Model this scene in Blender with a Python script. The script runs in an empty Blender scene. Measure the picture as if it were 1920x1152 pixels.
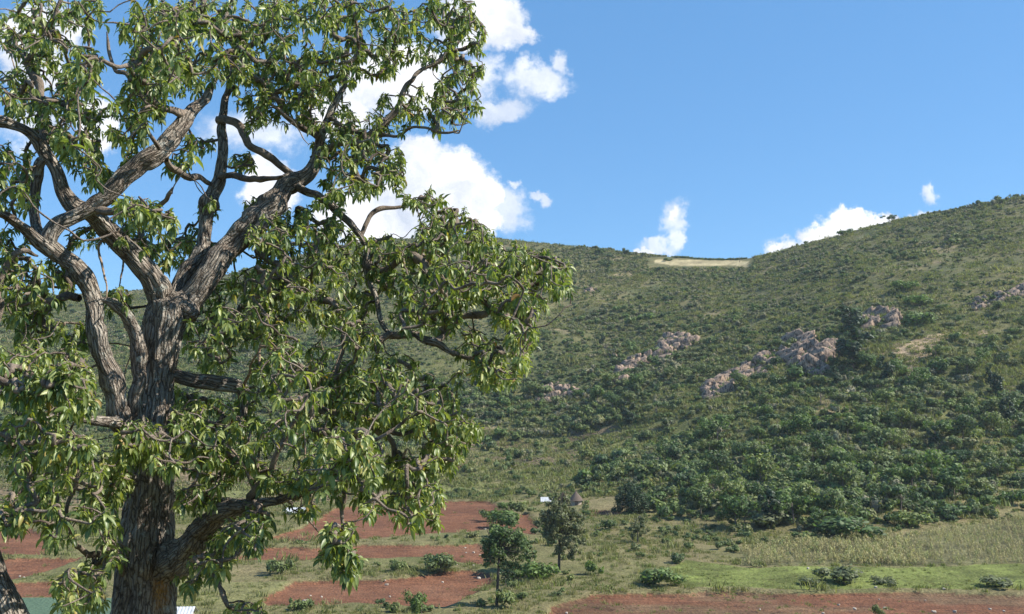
import bpy, math, random
import numpy as np
from mathutils import Vector, noise as mnoise

random.seed(7)
rng = np.random.default_rng(7)
S = bpy.context.scene
C = S.collection

# ------------------------------------------------------------------ camera
F = 1844.0
PX, PY = 960.0, 576.0
PITCH = math.atan(204.0 / F)
cam_d = bpy.data.cameras.new('camera')
cam = bpy.data.objects.new('camera', cam_d); C.objects.link(cam)
cam_d.sensor_width = 36.0
cam_d.lens = F / 1920.0 * 36.0
cam_d.clip_start = 0.1
cam_d.clip_end = 6000
cam.location = (0, 0, 0)
cam.rotation_euler = (math.pi / 2 + PITCH, 0, 0)
S.camera = cam
S.view_settings.view_transform = 'Standard'
S.view_settings.look = 'None'
S.view_settings.gamma = 1.0
S.view_settings.exposure = 0.74
S.cycles.max_bounces = 6
S.cycles.diffuse_bounces = 3
S.cycles.glossy_bounces = 2
S.cycles.transmission_bounces = 3
S.cycles.transparent_max_bounces = 8
S.cycles.use_denoising = True
S.cycles.sample_clamp_indirect = 4.0

SUN_EL = math.radians(44)
SUN_AZ = math.radians(94)      # clockwise from +Y (view direction): the sun stands to the right
sd = Vector((math.cos(SUN_EL) * math.sin(SUN_AZ), math.cos(SUN_EL) * math.cos(SUN_AZ), math.sin(SUN_EL)))
sl = bpy.data.lights.new('sun', 'SUN'); sl.energy = 4.9; sl.angle = math.radians(0.5); sl.color = (1.0, 0.94, 0.83)
so = bpy.data.objects.new('sun', sl); C.objects.link(so)
so.rotation_euler = sd.to_track_quat('Z', 'Y').to_euler()

# ------------------------------------------------------------------ pixel <-> world helpers
cp, sp_ = math.cos(PITCH), math.sin(PITCH)
def ray(px, py):
    """direction scaled so that Y = 1"""
    x = (px - PX) / F; y = (PY - py) / F
    Y = cp - sp_ * y; Z = sp_ + cp * y
    return x / Y, Z / Y
def P(px, py, Y):
    a, t = ray(px, py)
    return Vector((a * Y, Y, t * Y))
def to_px(X, Y, Z):
    """world arrays to photo pixels"""
    zc = cp * Y + sp_ * Z
    yc = -sp_ * Y + cp * Z
    return PX + F * X / zc, PY - F * yc / zc

# ------------------------------------------------------------------ node helpers
def nmat(name):
    m = bpy.data.materials.new(name); m.use_nodes = True
    nt = m.node_tree; nt.nodes.clear()
    return m, nt
class N:
    def __init__(s, nt): s.nt = nt
    def n(s, t, ins=None, **kw):
        nd = s.nt.nodes.new(t)
        for k, v in kw.items(): setattr(nd, k, v)
        if ins:
            for k, v in ins.items():
                if isinstance(v, bpy.types.NodeSocket): s.nt.links.new(v, nd.inputs[k])
                else: nd.inputs[k].default_value = v
        return nd
    def math(s, op, a, b=None, c=None, clamp=False):
        ins = {0: a}
        if b is not None: ins[1] = b
        if c is not None: ins[2] = c
        return s.n('ShaderNodeMath', ins, operation=op, use_clamp=clamp).outputs[0]
    def vmath(s, op, a, b=None, c=None, out=0):
        ins = {0: a}
        if b is not None: ins[1] = b
        if c is not None: ins[2] = c
        return s.n('ShaderNodeVectorMath', ins, operation=op).outputs[out]
    def mix(s, f, a, b, blend='MIX'):
        nd = s.nt.nodes.new('ShaderNodeMix'); nd.data_type = 'RGBA'; nd.blend_type = blend
        for i, v in ((0, f), (6, a), (7, b)):
            if isinstance(v, bpy.types.NodeSocket): s.nt.links.new(v, nd.inputs[i])
            else: nd.inputs[i].default_value = v if i == 0 else (tuple(v) + (1,))[:4]
        return nd.outputs[2]
    def noise(s, vec, scale, detail=3, rough=0.55, out=0):
        ins = {'Scale': scale, 'Detail': detail, 'Roughness': rough}
        if vec is not None: ins['Vector'] = vec
        return s.n('ShaderNodeTexNoise', ins).outputs[out]
    def ramp(s, f, stops):
        nd = s.nt.nodes.new('ShaderNodeValToRGB')
        e = nd.color_ramp.elements
        while len(e) < len(stops): e.new(0.5)
        for i, (p, c) in enumerate(stops):
            e[i].position = p; e[i].color = (tuple(c) + (1,))[:4] if not isinstance(c, (int, float)) else (c, c, c, 1)
        s.nt.links.new(f, nd.inputs[0])
        return nd.outputs[0]
    def maprange(s, v, a, b, c=0.0, d=1.0, smooth=False):
        nd = s.n('ShaderNodeMapRange', {0: v, 1: a, 2: b, 3: c, 4: d})
        if smooth: nd.interpolation_type = 'SMOOTHSTEP'
        return nd.outputs[0]

# ------------------------------------------------------------------ world: sky with clouds by direction
W = bpy.data.worlds.new('World'); S.world = W; W.use_nodes = True
nt = W.node_tree; nt.nodes.clear(); k = N(nt)
sky = k.n('ShaderNodeTexSky'); sky.sky_type = 'NISHITA'; sky.sun_disc = False
sky.sun_elevation = SUN_EL; sky.sun_rotation = SUN_AZ
sky.air_density = 1.0; sky.dust_density = 0.0; sky.ozone_density = 1.6; sky.altitude = 1800
tc = k.n('ShaderNodeTexCoord').outputs['Generated']
sep = k.n('ShaderNodeSeparateXYZ', {0: tc})
dy = k.math('MAXIMUM', sep.outputs[1], 0.05)
u = k.math('DIVIDE', sep.outputs[0], dy); v = k.math('DIVIDE', sep.outputs[2], dy)
uv = k.n('ShaderNodeCombineXYZ', {0: u, 1: v, 2: 0.0}).outputs[0]
wn = k.vmath('SUBTRACT', k.noise(uv, 11, 5, 0.6, out=1), (0.5, 0.5, 0.5))
wn2 = k.vmath('SUBTRACT', k.noise(uv, 38, 6, 0.68, out=1), (0.5, 0.5, 0.5))
uvd = k.vmath('ADD', uv, k.vmath('ADD', k.vmath('SCALE', wn), k.vmath('SCALE', wn2)))
for l in list(nt.links):
    pass
for nd in nt.nodes:
    if nd.type == 'VECT_MATH' and nd.operation == 'SCALE':
        nd.inputs[3].default_value = 0.05 if nd.inputs[0].links[0].from_node.inputs[0].links[0].from_node.inputs['Scale'].default_value < 20 else 0.034
def cloud_field(blobs):
    acc = None
    for (cx, cy, rx, ry) in blobs:
        a, t = ray(cx, cy); ax = rx / F; ay = ry / F
        q = k.vmath('MULTIPLY_ADD', uvd, (1 / ax, 1 / ay, 0), (-a / ax, -t / ay, 0))
        d = k.math('SUBTRACT', 1.0, k.vmath('LENGTH', q, out=1))
        acc = d if acc is None else k.n('ShaderNodeMath', {0: acc, 1: d, 2: 0.25}, operation='SMOOTH_MAX').outputs[0]
    return acc
solid = [(840,335,92,78),(888,372,58,72),(770,390,120,85),(800,300,90,55),(710,430,90,70),(905,425,45,40),(640,400,70,60),
         (505,350,62,70),(740,150,130,90),(640,210,90,50),(190,225,55,70),(80,60,95,60),(60,120,70,50),
         (935,52,70,66),(885,40,90,80),(960,62,46,42),
         (1605,428,76,36),(1550,450,58,28),(1660,408,46,20),(1590,404,36,24),(1480,478,60,16),
         (1260,396,13,18),(1208,465,30,9)]
thin = [(1005,160,70,45),(940,208,70,30),(1045,128,26,34),(985,128,34,28),(905,150,50,60),(1030,170,36,36),
        (1750,366,18,20),(1730,400,36,14),(965,347,20,12),(1010,368,30,12),(470,250,120,60),(60,230,90,60),(950,400,50,60),
        (1262,400,28,40),(1268,440,20,26),(1235,458,50,18),(1500,472,80,20)]
fine = k.noise(uv, 30, 6, 0.65)
fs = k.maprange(k.math('ADD', cloud_field(solid), k.math('MULTIPLY', k.math('SUBTRACT', fine, 0.5), 0.9)), -0.05, 0.36, smooth=True)
ft = k.math('MULTIPLY', k.maprange(k.math('ADD', cloud_field(thin), k.math('MULTIPLY', k.math('SUBTRACT', fine, 0.5), 1.3)), 0.0, 0.7, smooth=True), 0.75)
cm = k.math('MAXIMUM', fs, ft, clamp=True)
front = k.maprange(sep.outputs[1], 0.1, 0.3)
cm = k.math('MULTIPLY', cm, front)
shade = k.noise(uvd, 12, 5, 0.6)
ccol = k.mix(k.maprange(shade, 0.40, 0.68), (1.0, 1.0, 1.02), (0.50, 0.57, 0.70))
skyc = k.mix(1.0, sky.outputs[0], (0.80, 1.0, 1.06), 'MULTIPLY')
skyc = k.mix(0.5, skyc, (0.62, 1.95, 4.15))
b1 = k.n('ShaderNodeBackground', {0: skyc, 1: 0.118})
b2 = k.n('ShaderNodeBackground', {0: ccol, 1: 0.76})
mx = k.n('ShaderNodeMixShader', {0: cm, 1: b1.outputs[0], 2: b2.outputs[0]})
k.n('ShaderNodeOutputWorld', {0: mx.outputs[0]})

# ------------------------------------------------------------------ numpy noise
_perm = rng.random((256, 256))
def vnoise(x, y, sc, seed=0):
    x = np.asarray(x) / sc + 31.7 * seed; y = np.asarray(y) / sc + 17.3 * seed
    xi = np.floor(x).astype(int); yi = np.floor(y).astype(int)
    fx = x - xi; fy = y - yi; fx = fx * fx * (3 - 2 * fx); fy = fy * fy * (3 - 2 * fy)
    g = lambda i, j: _perm[i & 255, j & 255]
    return (g(xi, yi) * (1 - fx) + g(xi + 1, yi) * fx) * (1 - fy) + (g(xi, yi + 1) * (1 - fx) + g(xi + 1, yi + 1) * fx) * fy - 0.5
def fbm(x, y, sc, o=4, seed=0):
    r = 0; am = 1
    for i in range(o):
        r = r + am * vnoise(x, y, sc / 2 ** i, seed + i * 3); am *= 0.5
    return r

# ------------------------------------------------------------------ terrain
tan_of = lambda row: ray(PX, row)[1]
cols = np.array([-900, -300, 0, 300, 500, 600, 700, 850, 950, 1050, 1150, 1250, 1400, 1450, 1500, 1600, 1700, 1800, 1900, 2050, 2300, 2800], float)
ridge_row = np.array([640, 583, 558, 540, 496, 464, 447, 438, 444, 455, 464, 477, 484, 470, 458, 432, 408, 392, 371, 350, 328, 312], float)
ridge_Y = np.array([900, 880, 870, 860, 850, 845, 840, 830, 820, 805, 790, 770, 735, 720, 705, 690, 675, 665, 655, 645, 640, 640], float)
foot_row = np.array([925, 925, 925, 925, 925, 925, 925, 928, 928, 926, 930, 975, 1004, 1008, 1010, 1004, 996, 984, 970, 955, 935, 900], float)
foot_Y = np.array([325, 325, 325, 325, 325, 325, 325, 325, 322, 318, 300, 262, 242, 238, 236, 240, 246, 254, 263, 275, 290, 320], float)
mid_row = np.array([838, 838, 838, 838, 838, 838, 836, 832, 825, 818, 805, 812, 860, 870, 875, 860, 850, 830, 820, 800, 780, 750], float)
mid_Y = np.array([420, 420, 420, 420, 420, 420, 420, 420, 420, 415, 410, 385, 325, 318, 312, 316, 320, 330, 338, 350, 370, 400], float)
NA, NY = 261, 320
ta = np.linspace(-1.3, 1.3, NA); ty = np.linspace(-60, 1216, NY)
tab = np.zeros((NA, NY))
ac = np.array([ray(c_, 700)[0] for c_ in cols])
for i, a in enumerate(ta):
    g = lambda arr: np.interp(a, ac, arr)
    Yf, Ym, Yr = g(foot_Y), g(mid_Y), g(ridge_Y)
    zf = Yf * np.interp(a, ac, tan_of(foot_row)); zm = Ym * np.interp(a, ac, tan_of(mid_row))
    zr = Yr * np.interp(a, ac, tan_of(ridge_row))
    ys = [-60, 0, 4, 20, 75, 120, 150, 200, Yf, Ym, Yr, Yr + 400]
    zs = [3, -1.75, -2.2, -7.6, -24, -30.0, -29.9, -29.3, zf, zm, zr, zr - 150]
    if zf < -29.3: zs[7] = -29.6
    tab[i] = np.interp(ty, ys, zs)
def smooth(t, n, ax):
    for _ in range(n):
        p = np.pad(t, [(1, 1) if j == ax else (0, 0) for j in (0, 1)], mode='edge')
        t = (np.take(p, range(0, t.shape[ax]), ax) + 2 * t + np.take(p, range(2, t.shape[ax] + 2), ax)) / 4
    return t
tab = smooth(smooth(tab, 6, 0), 3, 1)
# keep the skyline where the photo has it: lift what the smoothing took
def base_h(X, Y):
    Yc = np.maximum(Y, 60.0)
    a = np.clip(X / Yc, -1.29, 1.29)
    fi = (a + 1.3) / 2.6 * (NA - 1); fj = np.clip((Y + 60) / 1276 * (NY - 1), 0, NY - 1.001)
    i = fi.astype(int); j = fj.astype(int); di = fi - i; dj = fj - j
    return (tab[i, j] * (1 - di) + tab[i + 1, j] * di) * (1 - dj) + (tab[i, j + 1] * (1 - di) + tab[i + 1, j + 1] * di) * dj
def hill_w(X, Y):
    a = X / np.maximum(Y, 60)
    Yf = np.interp(a, ac, foot_Y); Yr = np.interp(a, ac, ridge_Y)
    up = np.clip((Y - Yf - 10) / 90, 0, 1)
    dn = np.clip((Yr - Y) / 140, 0, 1)
    return up, dn
def terrain(X, Y):
    X = np.asarray(X, float); Y = np.asarray(Y, float)
    up, dn = hill_w(X, Y)
    z = base_h(X, Y)
    # spurs and gullies running down the slope, small hummocks
    z = z + up * (0.12 + 0.88 * dn) * (9.0 * fbm(X + 0.35 * Y, Y * 0.45, 95, 3, 2))
    z = z + up * (0.25 + 0.75 * dn) * (2.6 * fbm(X, Y, 24, 3, 5))
    z = z + 0.35 * fbm(X, Y, 16, 3, 9) * np.clip((Y - 60) / 60, 0, 1)
    return z
def hit(px, py, y0=100.0, y1=1100.0):
    a, t = ray(px, py)
    Y = np.arange(y0, y1, 0.5)
    h = terrain(a * Y, Y); r = t * Y
    w = np.nonzero(h >= r)[0]
    if len(w) == 0: return None
    Yh = Y[w[0]]
    return Vector((a * Yh, Yh, float(h[w[0]])))
def ground(px, py, y0=100.0):
    h = hit(px, py, y0)
    while h is None:
        py += 2; h = hit(px, py, y0)
    return h

def inside(poly, X, Y):
    r = np.zeros(X.shape, bool); n = len(poly); j = n - 1
    for i in range(n):
        xi, yi = poly[i]; xj, yj = poly[j]
        c_ = ((yi > Y) != (yj > Y)) & (X < (xj - xi) * (Y - yi) / (yj - yi + 1e-9) + xi)
        r ^= c_; j = i
    return r
def wpoly(pts):
    o = []
    for (x, y) in pts:
        if y > 1150:
            a, t = ray(x, y); Yh = 150 - (y - 1150) * 0.6; o.append((a * Yh, Yh))
        else:
            h = ground(x, y); o.append((h.x, h.y))
    return o
FIELDS = {
 'f1': [(700,943),(826,939),(917,938),(955,968),(910,992),(795,1001),(653,1011),(490,1013),(530,1000),(594,974),(630,950)],
 'f2': [(430,1050),(460,1032),(500,1026),(583,1025),(680,1019),(778,1020),(900,1018),(922,1028),(925,1057),(860,1055),(795,1042),(684,1045),(500,1050)],
 'f3': [(495,1125),(550,1085),(725,1084),(785,1078),(880,1066),(928,1073),(925,1090),(850,1128),(830,1139),(640,1130),(500,1137)],
 'f4': [(1010,1180),(1028,1150),(1030,1133),(1064,1126),(1105,1112),(1230,1110),(1380,1108),(1747,1107),(1920,1113),(2300,1116),(2300,1230),(1010,1230)],
 'f5': [(-400,985),(60,990),(95,1003),(98,1028),(70,1040),(-400,1042)],
 'f6': [(-400,1047),(0,1048),(155,1043),(130,1053),(70,1075),(20,1085),(-400,1088)],
 'f7': [(-400,1094),(25,1090),(125,1084),(190,1084),(190,1118),(-400,1119)],
 'f8': [(930,972),(985,962),(1010,985),(1000,1000),(950,992)],
 'f9': [(1110,955),(1160,957),(1165,966),(1115,968)],
}
TEAL = [(-400,1121),(215,1121),(225,1152),(235,1260),(-400,1260)]
BROWN = [(-400,982),(-400,905),(0,900),(300,870),(600,850),(860,838),(1000,820),(1150,798),(1250,808),(1180,830),(1150,870),(1110,895),(900,922),(700,938),(400,950),(200,960)]
LUSH = [(1250,1068),(1290,1048),(1400,1064),(1700,1064),(2200,1058),(2200,1104),(1747,1102),(1380,1103),(1280,1103)]
OLIVE = [(330,1090),(480,1090),(540,1088),(490,1125),(495,1150),(350,1180),(300,1150)]
MAIZE = [(1385,1036),(1440,1024),(1520,1016),(1600,1010),(1720,1001),(1800,987),(1920,969),(2200,950),(2200,1057),(1700,1061),(1390,1062)]
TAN = [(1225,487),(1300,489),(1402,491),(1402,500),(1300,500),(1240,496)]
BARE1 = [(1640,655),(1700,640),(1760,625),(1850,618),(1850,630),(1770,645),(1720,690),(1715,715),(1690,712),(1690,680),(1650,675)]
WP = {n: wpoly(p) for n, p in FIELDS.items()}
WTEAL, WBROWN, WLUSH, WOLIVE, WMAIZE, WBARE = map(wpoly, (TEAL, BROWN, LUSH, OLIVE, MAIZE, BARE1))

# the ground as one sheet: columns fan out from the camera, rows dense over the fields
rows = np.concatenate([np.arange(-60, 60, 6.0), np.arange(60, 130, 2.5), np.arange(130, 335, 0.6), np.arange(335, 470, 1.2), np.arange(470, 900, 2.4), np.arange(900, 1210, 12)])
acs = np.concatenate([np.arange(-1.28, -0.62, 0.012), np.arange(-0.62, 0.62, 0.0022), np.arange(0.62, 1.29, 0.012)])
RA, RY = np.meshgrid(acs, rows)
GX = RA * np.maximum(RY, 60.0); GY = RY
GZ = terrain(GX, GY)
jx = GX + 1.8 * fbm(GX, GY, 9, 4, 21); jy = GY + 3.0 * fbm(GX, GY, 9, 4, 22)
soil = np.zeros(GX.shape)
for p in WP.values(): soil = np.maximum(soil, inside(p, jx, jy))
teal = inside(WTEAL, GX + 0.2 * fbm(GX, GY, 5, 2, 4), jy * 0.1 + GY * 0.9).astype(float)
brown = inside(WBROWN, jx + 5 * fbm(GX, GY, 30, 2, 4), jy + 6 * fbm(GX, GY, 30, 2, 6)).astype(float)
lush = inside(WLUSH, jx, jy).astype(float); olive = inside(WOLIVE, jx, jy).astype(float)
maize = inside(WMAIZE, jx, jy).astype(float); bare = inside(WBARE, jx + 4 * fbm(GX, GY, 20, 3, 6), jy + 4 * fbm(GX, GY, 20, 3, 7)).astype(float)
pxx, pyy = to_px(GX, np.maximum(GY, 1), GZ)
tanf = (inside(TAN, pxx + 14 * fbm(GX, GY, 12, 3, 15), pyy + 4 * fbm(GX, GY, 12, 3, 16)) & (GY > 640) & (GY < 840)).astype(float)
# a pale stubble field laid on the saddle: world rectangle found from its corners
up, dn = hill_w(GX, GY)
def L(c_): return np.array(c_)
n1 = fbm(GX, GY, 22, 4, 31)[..., None]; n2 = fbm(GX, GY, 6, 3, 41)[..., None]
dryc, grn = L((0.185, 0.150, 0.078)), L((0.108, 0.116, 0.042))
val = dryc * 0.5 + grn * 0.5 + n1 * 0.7 * (grn - dryc) + n2 * 0.4 * (grn - dryc)
upc = L((0.118, 0.116, 0.052)) + n1 * L((-0.055, -0.035, -0.018)) + n2 * L((0.05, 0.02, 0.01))
lowc = L((0.098, 0.112, 0.038)) + n1 * L((-0.045, -0.028, -0.012))
hg = np.clip((GZ + 20) / 90, 0, 1)[..., None]
hillc = lowc * (1 - hg) + upc * hg
col = val * (1 - up[..., None]) + hillc * up[..., None]
def lay(col, m, c_, j=0.15):
    cc = L(c_) * (1 + j * n2 * 2)
    return col * (1 - m[..., None]) + cc * m[..., None]
col = lay(col, brown, (0.175, 0.128, 0.078), 0.45)
# greener patches within the fallow slope
gp = brown * np.clip(fbm(GX, GY, 26, 3, 55) * 3 - 0.1, 0, 0.8)
col = lay(col, gp, (0.15, 0.17, 0.055))
col = lay(col, lush, (0.135, 0.160, 0.042), 0.35)
col = lay(col, olive, (0.155, 0.150, 0.062), 0.25)
col = lay(col, maize, (0.115, 0.110, 0.052), 0.4)
col = lay(col, bare, (0.34, 0.25, 0.16), 0.3)
def bare_spots(X, Y):
    up_, dn_ = hill_w(X, Y)
    r1 = fbm(X * 0.55 + Y * 0.5, Y * 1.1 - X * 0.45, 26, 3, 101) + 0.5 * fbm(X, Y, 90, 2, 103)
    return up_ * np.clip((r1 - 0.42) * 6, 0, 1)
bs_ = bare_spots(GX, GY)
col = lay(col, 0.75 * bs_, (0.27, 0.205, 0.125), 0.35)
col = lay(col, tanf, (0.36, 0.30, 0.17), 0.3)
f4m = inside(WP['f4'], jx, jy).astype(float)
reds = L((0.178, 0.079, 0.043)) * (1 + 0.25 * n2)
col = col * (1 - soil[..., None]) + reds * soil[..., None]
weedy = f4m * np.clip(fbm(GX, GY * 2, 18, 3, 77) * 2.2 + np.clip(1.0 - (GX - 10) / 60, 0, 1) * 0.35 - 0.05, 0, 0.75)
col = lay(col, weedy, (0.155, 0.11, 0.062), 0.3)
col = lay(col, teal, (0.085, 0.135, 0.088), 0.04)
col = np.clip(col, 0.01, 0.9)
ss = smooth(smooth(soil, 2, 0), 2, 1)
GZ = GZ - 0.85 * ss + 0.06 * soil * np.abs(fbm(GX, GY, 1.3, 2, 3))
nr, nc = GX.shape
me = bpy.data.meshes.new('ground')
me.vertices.add(nr * nc)
me.vertices.foreach_set('co', np.stack([GX, GY, GZ], -1).astype(np.float32).ravel())
idx = np.arange(nr * nc).reshape(nr, nc)
q = np.stack([idx[:-1, :-1], idx[:-1, 1:], idx[1:, 1:], idx[1:, :-1]], -1).reshape(-1, 4)
def set_faces(me, q, smooth_=True):
    n = len(q); kk = q.shape[1]
    me.loops.add(n * kk); me.loops.foreach_set('vertex_index', q.astype(np.int32).ravel())
    me.polygons.add(n); me.polygons.foreach_set('loop_start', (np.arange(n) * kk).astype(np.int32))
    me.polygons.foreach_set('loop_total', np.full(n, kk, np.int32))
    if smooth_: me.polygons.foreach_set('use_smooth', np.ones(n, bool))
    me.update(calc_edges=True)
def set_col(me, name, c_):
    at = me.attributes.new(name, 'FLOAT_COLOR', 'POINT')
    c4 = np.concatenate([c_.reshape(-1, 3), np.ones((c_.size // 3, 1))], 1).astype(np.float32)
    at.data.foreach_set('color', c4.ravel())
set_faces(me, q)
set_col(me, 'gcol', col)
def set_f(me, name, f_):
    at = me.attributes.new(name, 'FLOAT', 'POINT'); at.data.foreach_set('value', np.asarray(f_, np.float32).ravel())
set_f(me, 'soil', soil); set_f(me, 'teal', teal)
def link(name, me, parent=None):
    o = bpy.data.objects.new(name, me); C.objects.link(o)
    if parent: o.parent = parent
    return o
gnd = link('ground', me); gnd['kind'] = 'structure'

m, nt = nmat('ground_soil_and_grass'); k = N(nt)
gc = k.n('ShaderNodeAttribute', attribute_name='gcol').outputs['Color']
sa = k.n('ShaderNodeAttribute', attribute_name='soil').outputs['Fac']
ta_ = k.n('ShaderNodeAttribute', attribute_name='teal').outputs['Fac']
pos = k.n('ShaderNodeNewGeometry').outputs['Position']
na = k.noise(pos, 2.2, 4, 0.65); nb = k.noise(pos, 0.45, 4, 0.6); nc_ = k.noise(pos, 0.06, 4, 0.6)
vor = k.n('ShaderNodeTexVoronoi', {'Vector': pos, 'Scale': 1.7}).outputs['Distance']
f1 = k.maprange(na, 0.3, 0.7, 0.62, 1.34)
f2 = k.maprange(nb, 0.3, 0.7, 0.75, 1.25)
f3 = k.maprange(nc_, 0.3, 0.7, 0.85, 1.15)
ff = k.math('MULTIPLY', k.math('MULTIPLY', f1, f2), f3)
tf = k.math('SUBTRACT', 1.0, k.math('MULTIPLY', ta_, 0.85))
ff = k.math('ADD', k.math('MULTIPLY', k.math('SUBTRACT', ff, 1.0), tf), 1.0)
cmb = k.n('ShaderNodeCombineColor', {0: ff, 1: ff, 2: ff}).outputs[0]
c1 = k.mix(1.0, gc, cmb, 'MULTIPLY')
# straw bits and green bits
fur = k.noise(k.vmath('MULTIPLY', pos, (0.22, 1.6, 1.0)), 1.0, 3, 0.6)
c1 = k.mix(k.math('MULTIPLY', sa, k.maprange(fur, 0.42, 0.66, 0.0, 0.75)), c1, (0.075, 0.036, 0.024))
c1 = k.mix(k.math('MULTIPLY', sa, k.maprange(nc_, 0.5, 0.7, 0.0, 0.5)), c1, (0.20, 0.105, 0.062))
sp1 = k.maprange(k.noise(k.vmath('MULTIPLY', pos, (1.0, 0.5, 1.0)), 3.1, 2, 0.6), 0.60, 0.72)
sp1 = k.math('MULTIPLY', k.math('MULTIPLY', sp1, tf), k.math('SUBTRACT', 0.55, k.math('MULTIPLY', sa, 0.35)))
c2 = k.mix(sp1, c1, (0.34, 0.29, 0.15))
bmp = k.n('ShaderNodeBump', {'Strength': 0.9, 'Distance': 0.25, 'Height': k.math('ADD', na, k.math('MULTIPLY', vor, 0.6))})
bs = k.n('ShaderNodeBsdfPrincipled', {'Base Color': c2, 'Roughness': 0.95, 'Specular IOR Level': 0.15, 'Normal': bmp.outputs[0]})
k.n('ShaderNodeOutputMaterial', {0: bs.outputs[0]})
me.materials.append(m)

# ------------------------------------------------------------------ foliage / bark materials
def foliage_mat(name, cols_, rough=0.55, trans=0.35, tint=True, leafvar=0.55):
    m, nt = nmat(name); k = N(nt)
    oi = k.n('ShaderNodeObjectInfo').outputs['Random']
    lv = k.n('ShaderNodeAttribute', attribute_name='lv').outputs['Fac']
    base = k.ramp(oi, [(i / (len(cols_) - 1), c_) for i, c_ in enumerate(cols_)])
    f = k.maprange(lv, 0, 1, 1 - leafvar, 1 + leafvar)
    cmb = k.n('ShaderNodeCombineColor', {0: f, 1: f, 2: k.math('MULTIPLY', f, 0.95)}).outputs[0]
    c_ = k.mix(1.0, base, cmb, 'MULTIPLY')
    bs = k.n('ShaderNodeBsdfPrincipled', {'Base Color': c_, 'Roughness': rough, 'Specular IOR Level': 0.35})
    tr = k.n('ShaderNodeBsdfTranslucent', {'Color': k.mix(1.0, c_, (1.35, 1.5, 0.7), 'MULTIPLY')})
    ms = k.n('ShaderNodeMixShader', {0: trans, 1: bs.outputs[0], 2: tr.outputs[0]})
    k.n('ShaderNodeOutputMaterial', {0: ms.outputs[0]})
    return m
M_scrub = foliage_mat('scrub_leaves', [(0.110, 0.158, 0.052), (0.165, 0.194, 0.074), (0.082, 0.126, 0.050), (0.214, 0.215, 0.105), (0.143, 0.189, 0.058), (0.115, 0.142, 0.070)], 0.7, 0.3)
M_dry = foliage_mat('dry_scrub_leaves', [(0.225, 0.210, 0.140), (0.160, 0.170, 0.095), (0.270, 0.245, 0.175), (0.150, 0.155, 0.095)], 0.8, 0.3)
M_tree = foliage_mat('hill_tree_leaves', [(0.077, 0.126, 0.042), (0.131, 0.189, 0.052), (0.050, 0.089, 0.040), (0.181, 0.215, 0.074), (0.088, 0.131, 0.061), (0.154, 0.179, 0.060)], 0.6, 0.3)
M_dark = foliage_mat('dark_evergreen_leaves', [(0.033, 0.058, 0.028), (0.044, 0.074, 0.032)], 0.55, 0.22)
M_grey = foliage_mat('grey_green_leaves', [(0.137, 0.152, 0.079), (0.110, 0.131, 0.061)], 0.6, 0.3)
M_grass = foliage_mat('grass_blades', [(0.12, 0.155, 0.045), (0.21, 0.20, 0.09), (0.15, 0.175, 0.055), (0.25, 0.22, 0.12)], 0.7, 0.3)
M_maize = foliage_mat('dry_maize_leaves', [(0.30, 0.29, 0.14), (0.22, 0.24, 0.10), (0.38, 0.33, 0.19), (0.26, 0.22, 0.12), (0.33, 0.31, 0.13)], 0.7, 0.25)
def plain_mat(name, c1_, c2_, sc=4.0, rough=0.9, bump=0.4, coord='Object'):
    m, nt = nmat(name); k = N(nt)
    co = k.n('ShaderNodeTexCoord').outputs[coord]
    n_ = k.noise(co, sc, 5, 0.65)
    c_ = k.mix(k.maprange(n_, 0.35, 0.65), c1_, c2_)
    b = k.n('ShaderNodeBump', {'Strength': bump, 'Distance': 0.1, 'Height': n_})
    bs = k.n('ShaderNodeBsdfPrincipled', {'Base Color': c_, 'Roughness': rough, 'Specular IOR Level': 0.25, 'Normal': b.outputs[0]})
    k.n('ShaderNodeOutputMaterial', {0: bs.outputs[0]})
    return m
M_bark2 = plain_mat('far_tree_bark', (0.10, 0.075, 0.055), (0.24, 0.20, 0.16), 3)
M_bark_d = plain_mat('dark_tree_bark', (0.045, 0.035, 0.028), (0.10, 0.08, 0.06), 3)

# ------------------------------------------------------------------ leaf-card clumps
def cards(points, normals, size, elong=1.6, bend=0.25, lv=None, name='crown', mat=None, droop=0.0):
    """small bent leaf clumps, two quads each, one mesh"""
    n = len(points)
    nrm = normals / (np.linalg.norm(normals, axis=1, keepdims=True) + 1e-6)
    r = rng.normal(size=(n, 3)); t = np.cross(nrm, r); t /= np.linalg.norm(t, axis=1, keepdims=True) + 1e-6
    t[:, 2] -= droop; t /= np.linalg.norm(t, axis=1, keepdims=True) + 1e-6
    b = np.cross(nrm, t); b /= np.linalg.norm(b, axis=1, keepdims=True) + 1e-6
    s = size * rng.uniform(0.6, 1.4, (n, 1))
    l = s * elong * 0.5; w = s * 0.5
    vts = np.stack([points - t * l, points - b * w * 0.9 - nrm * bend * s * 0.3, points + nrm * bend * s * 0.4,
                    points + b * w * 0.9 - nrm * bend * s * 0.3, points + t * l - nrm * bend * s], 1)
    base = np.arange(n)[:, None] * 5
    q = np.concatenate([base + np.array([[0, 1, 2, 2]]), ], 0)
    tri = np.concatenate([base + np.array([[0, 1, 2]]), base + np.array([[0, 2, 3]]), base + np.array([[1, 4, 2]]), base + np.array([[2, 4, 3]])], 0)
    me = bpy.data.meshes.new(name)
    me.vertices.add(n * 5); me.vertices.foreach_set('co', vts.astype(np.float32).ravel())
    set_faces(me, tri, False)
    lvv = rng.random(n) if lv is None else lv
    set_f(me, 'lv', np.repeat(lvv, 5))
    if mat: me.materials.append(mat)
    return me
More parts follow.
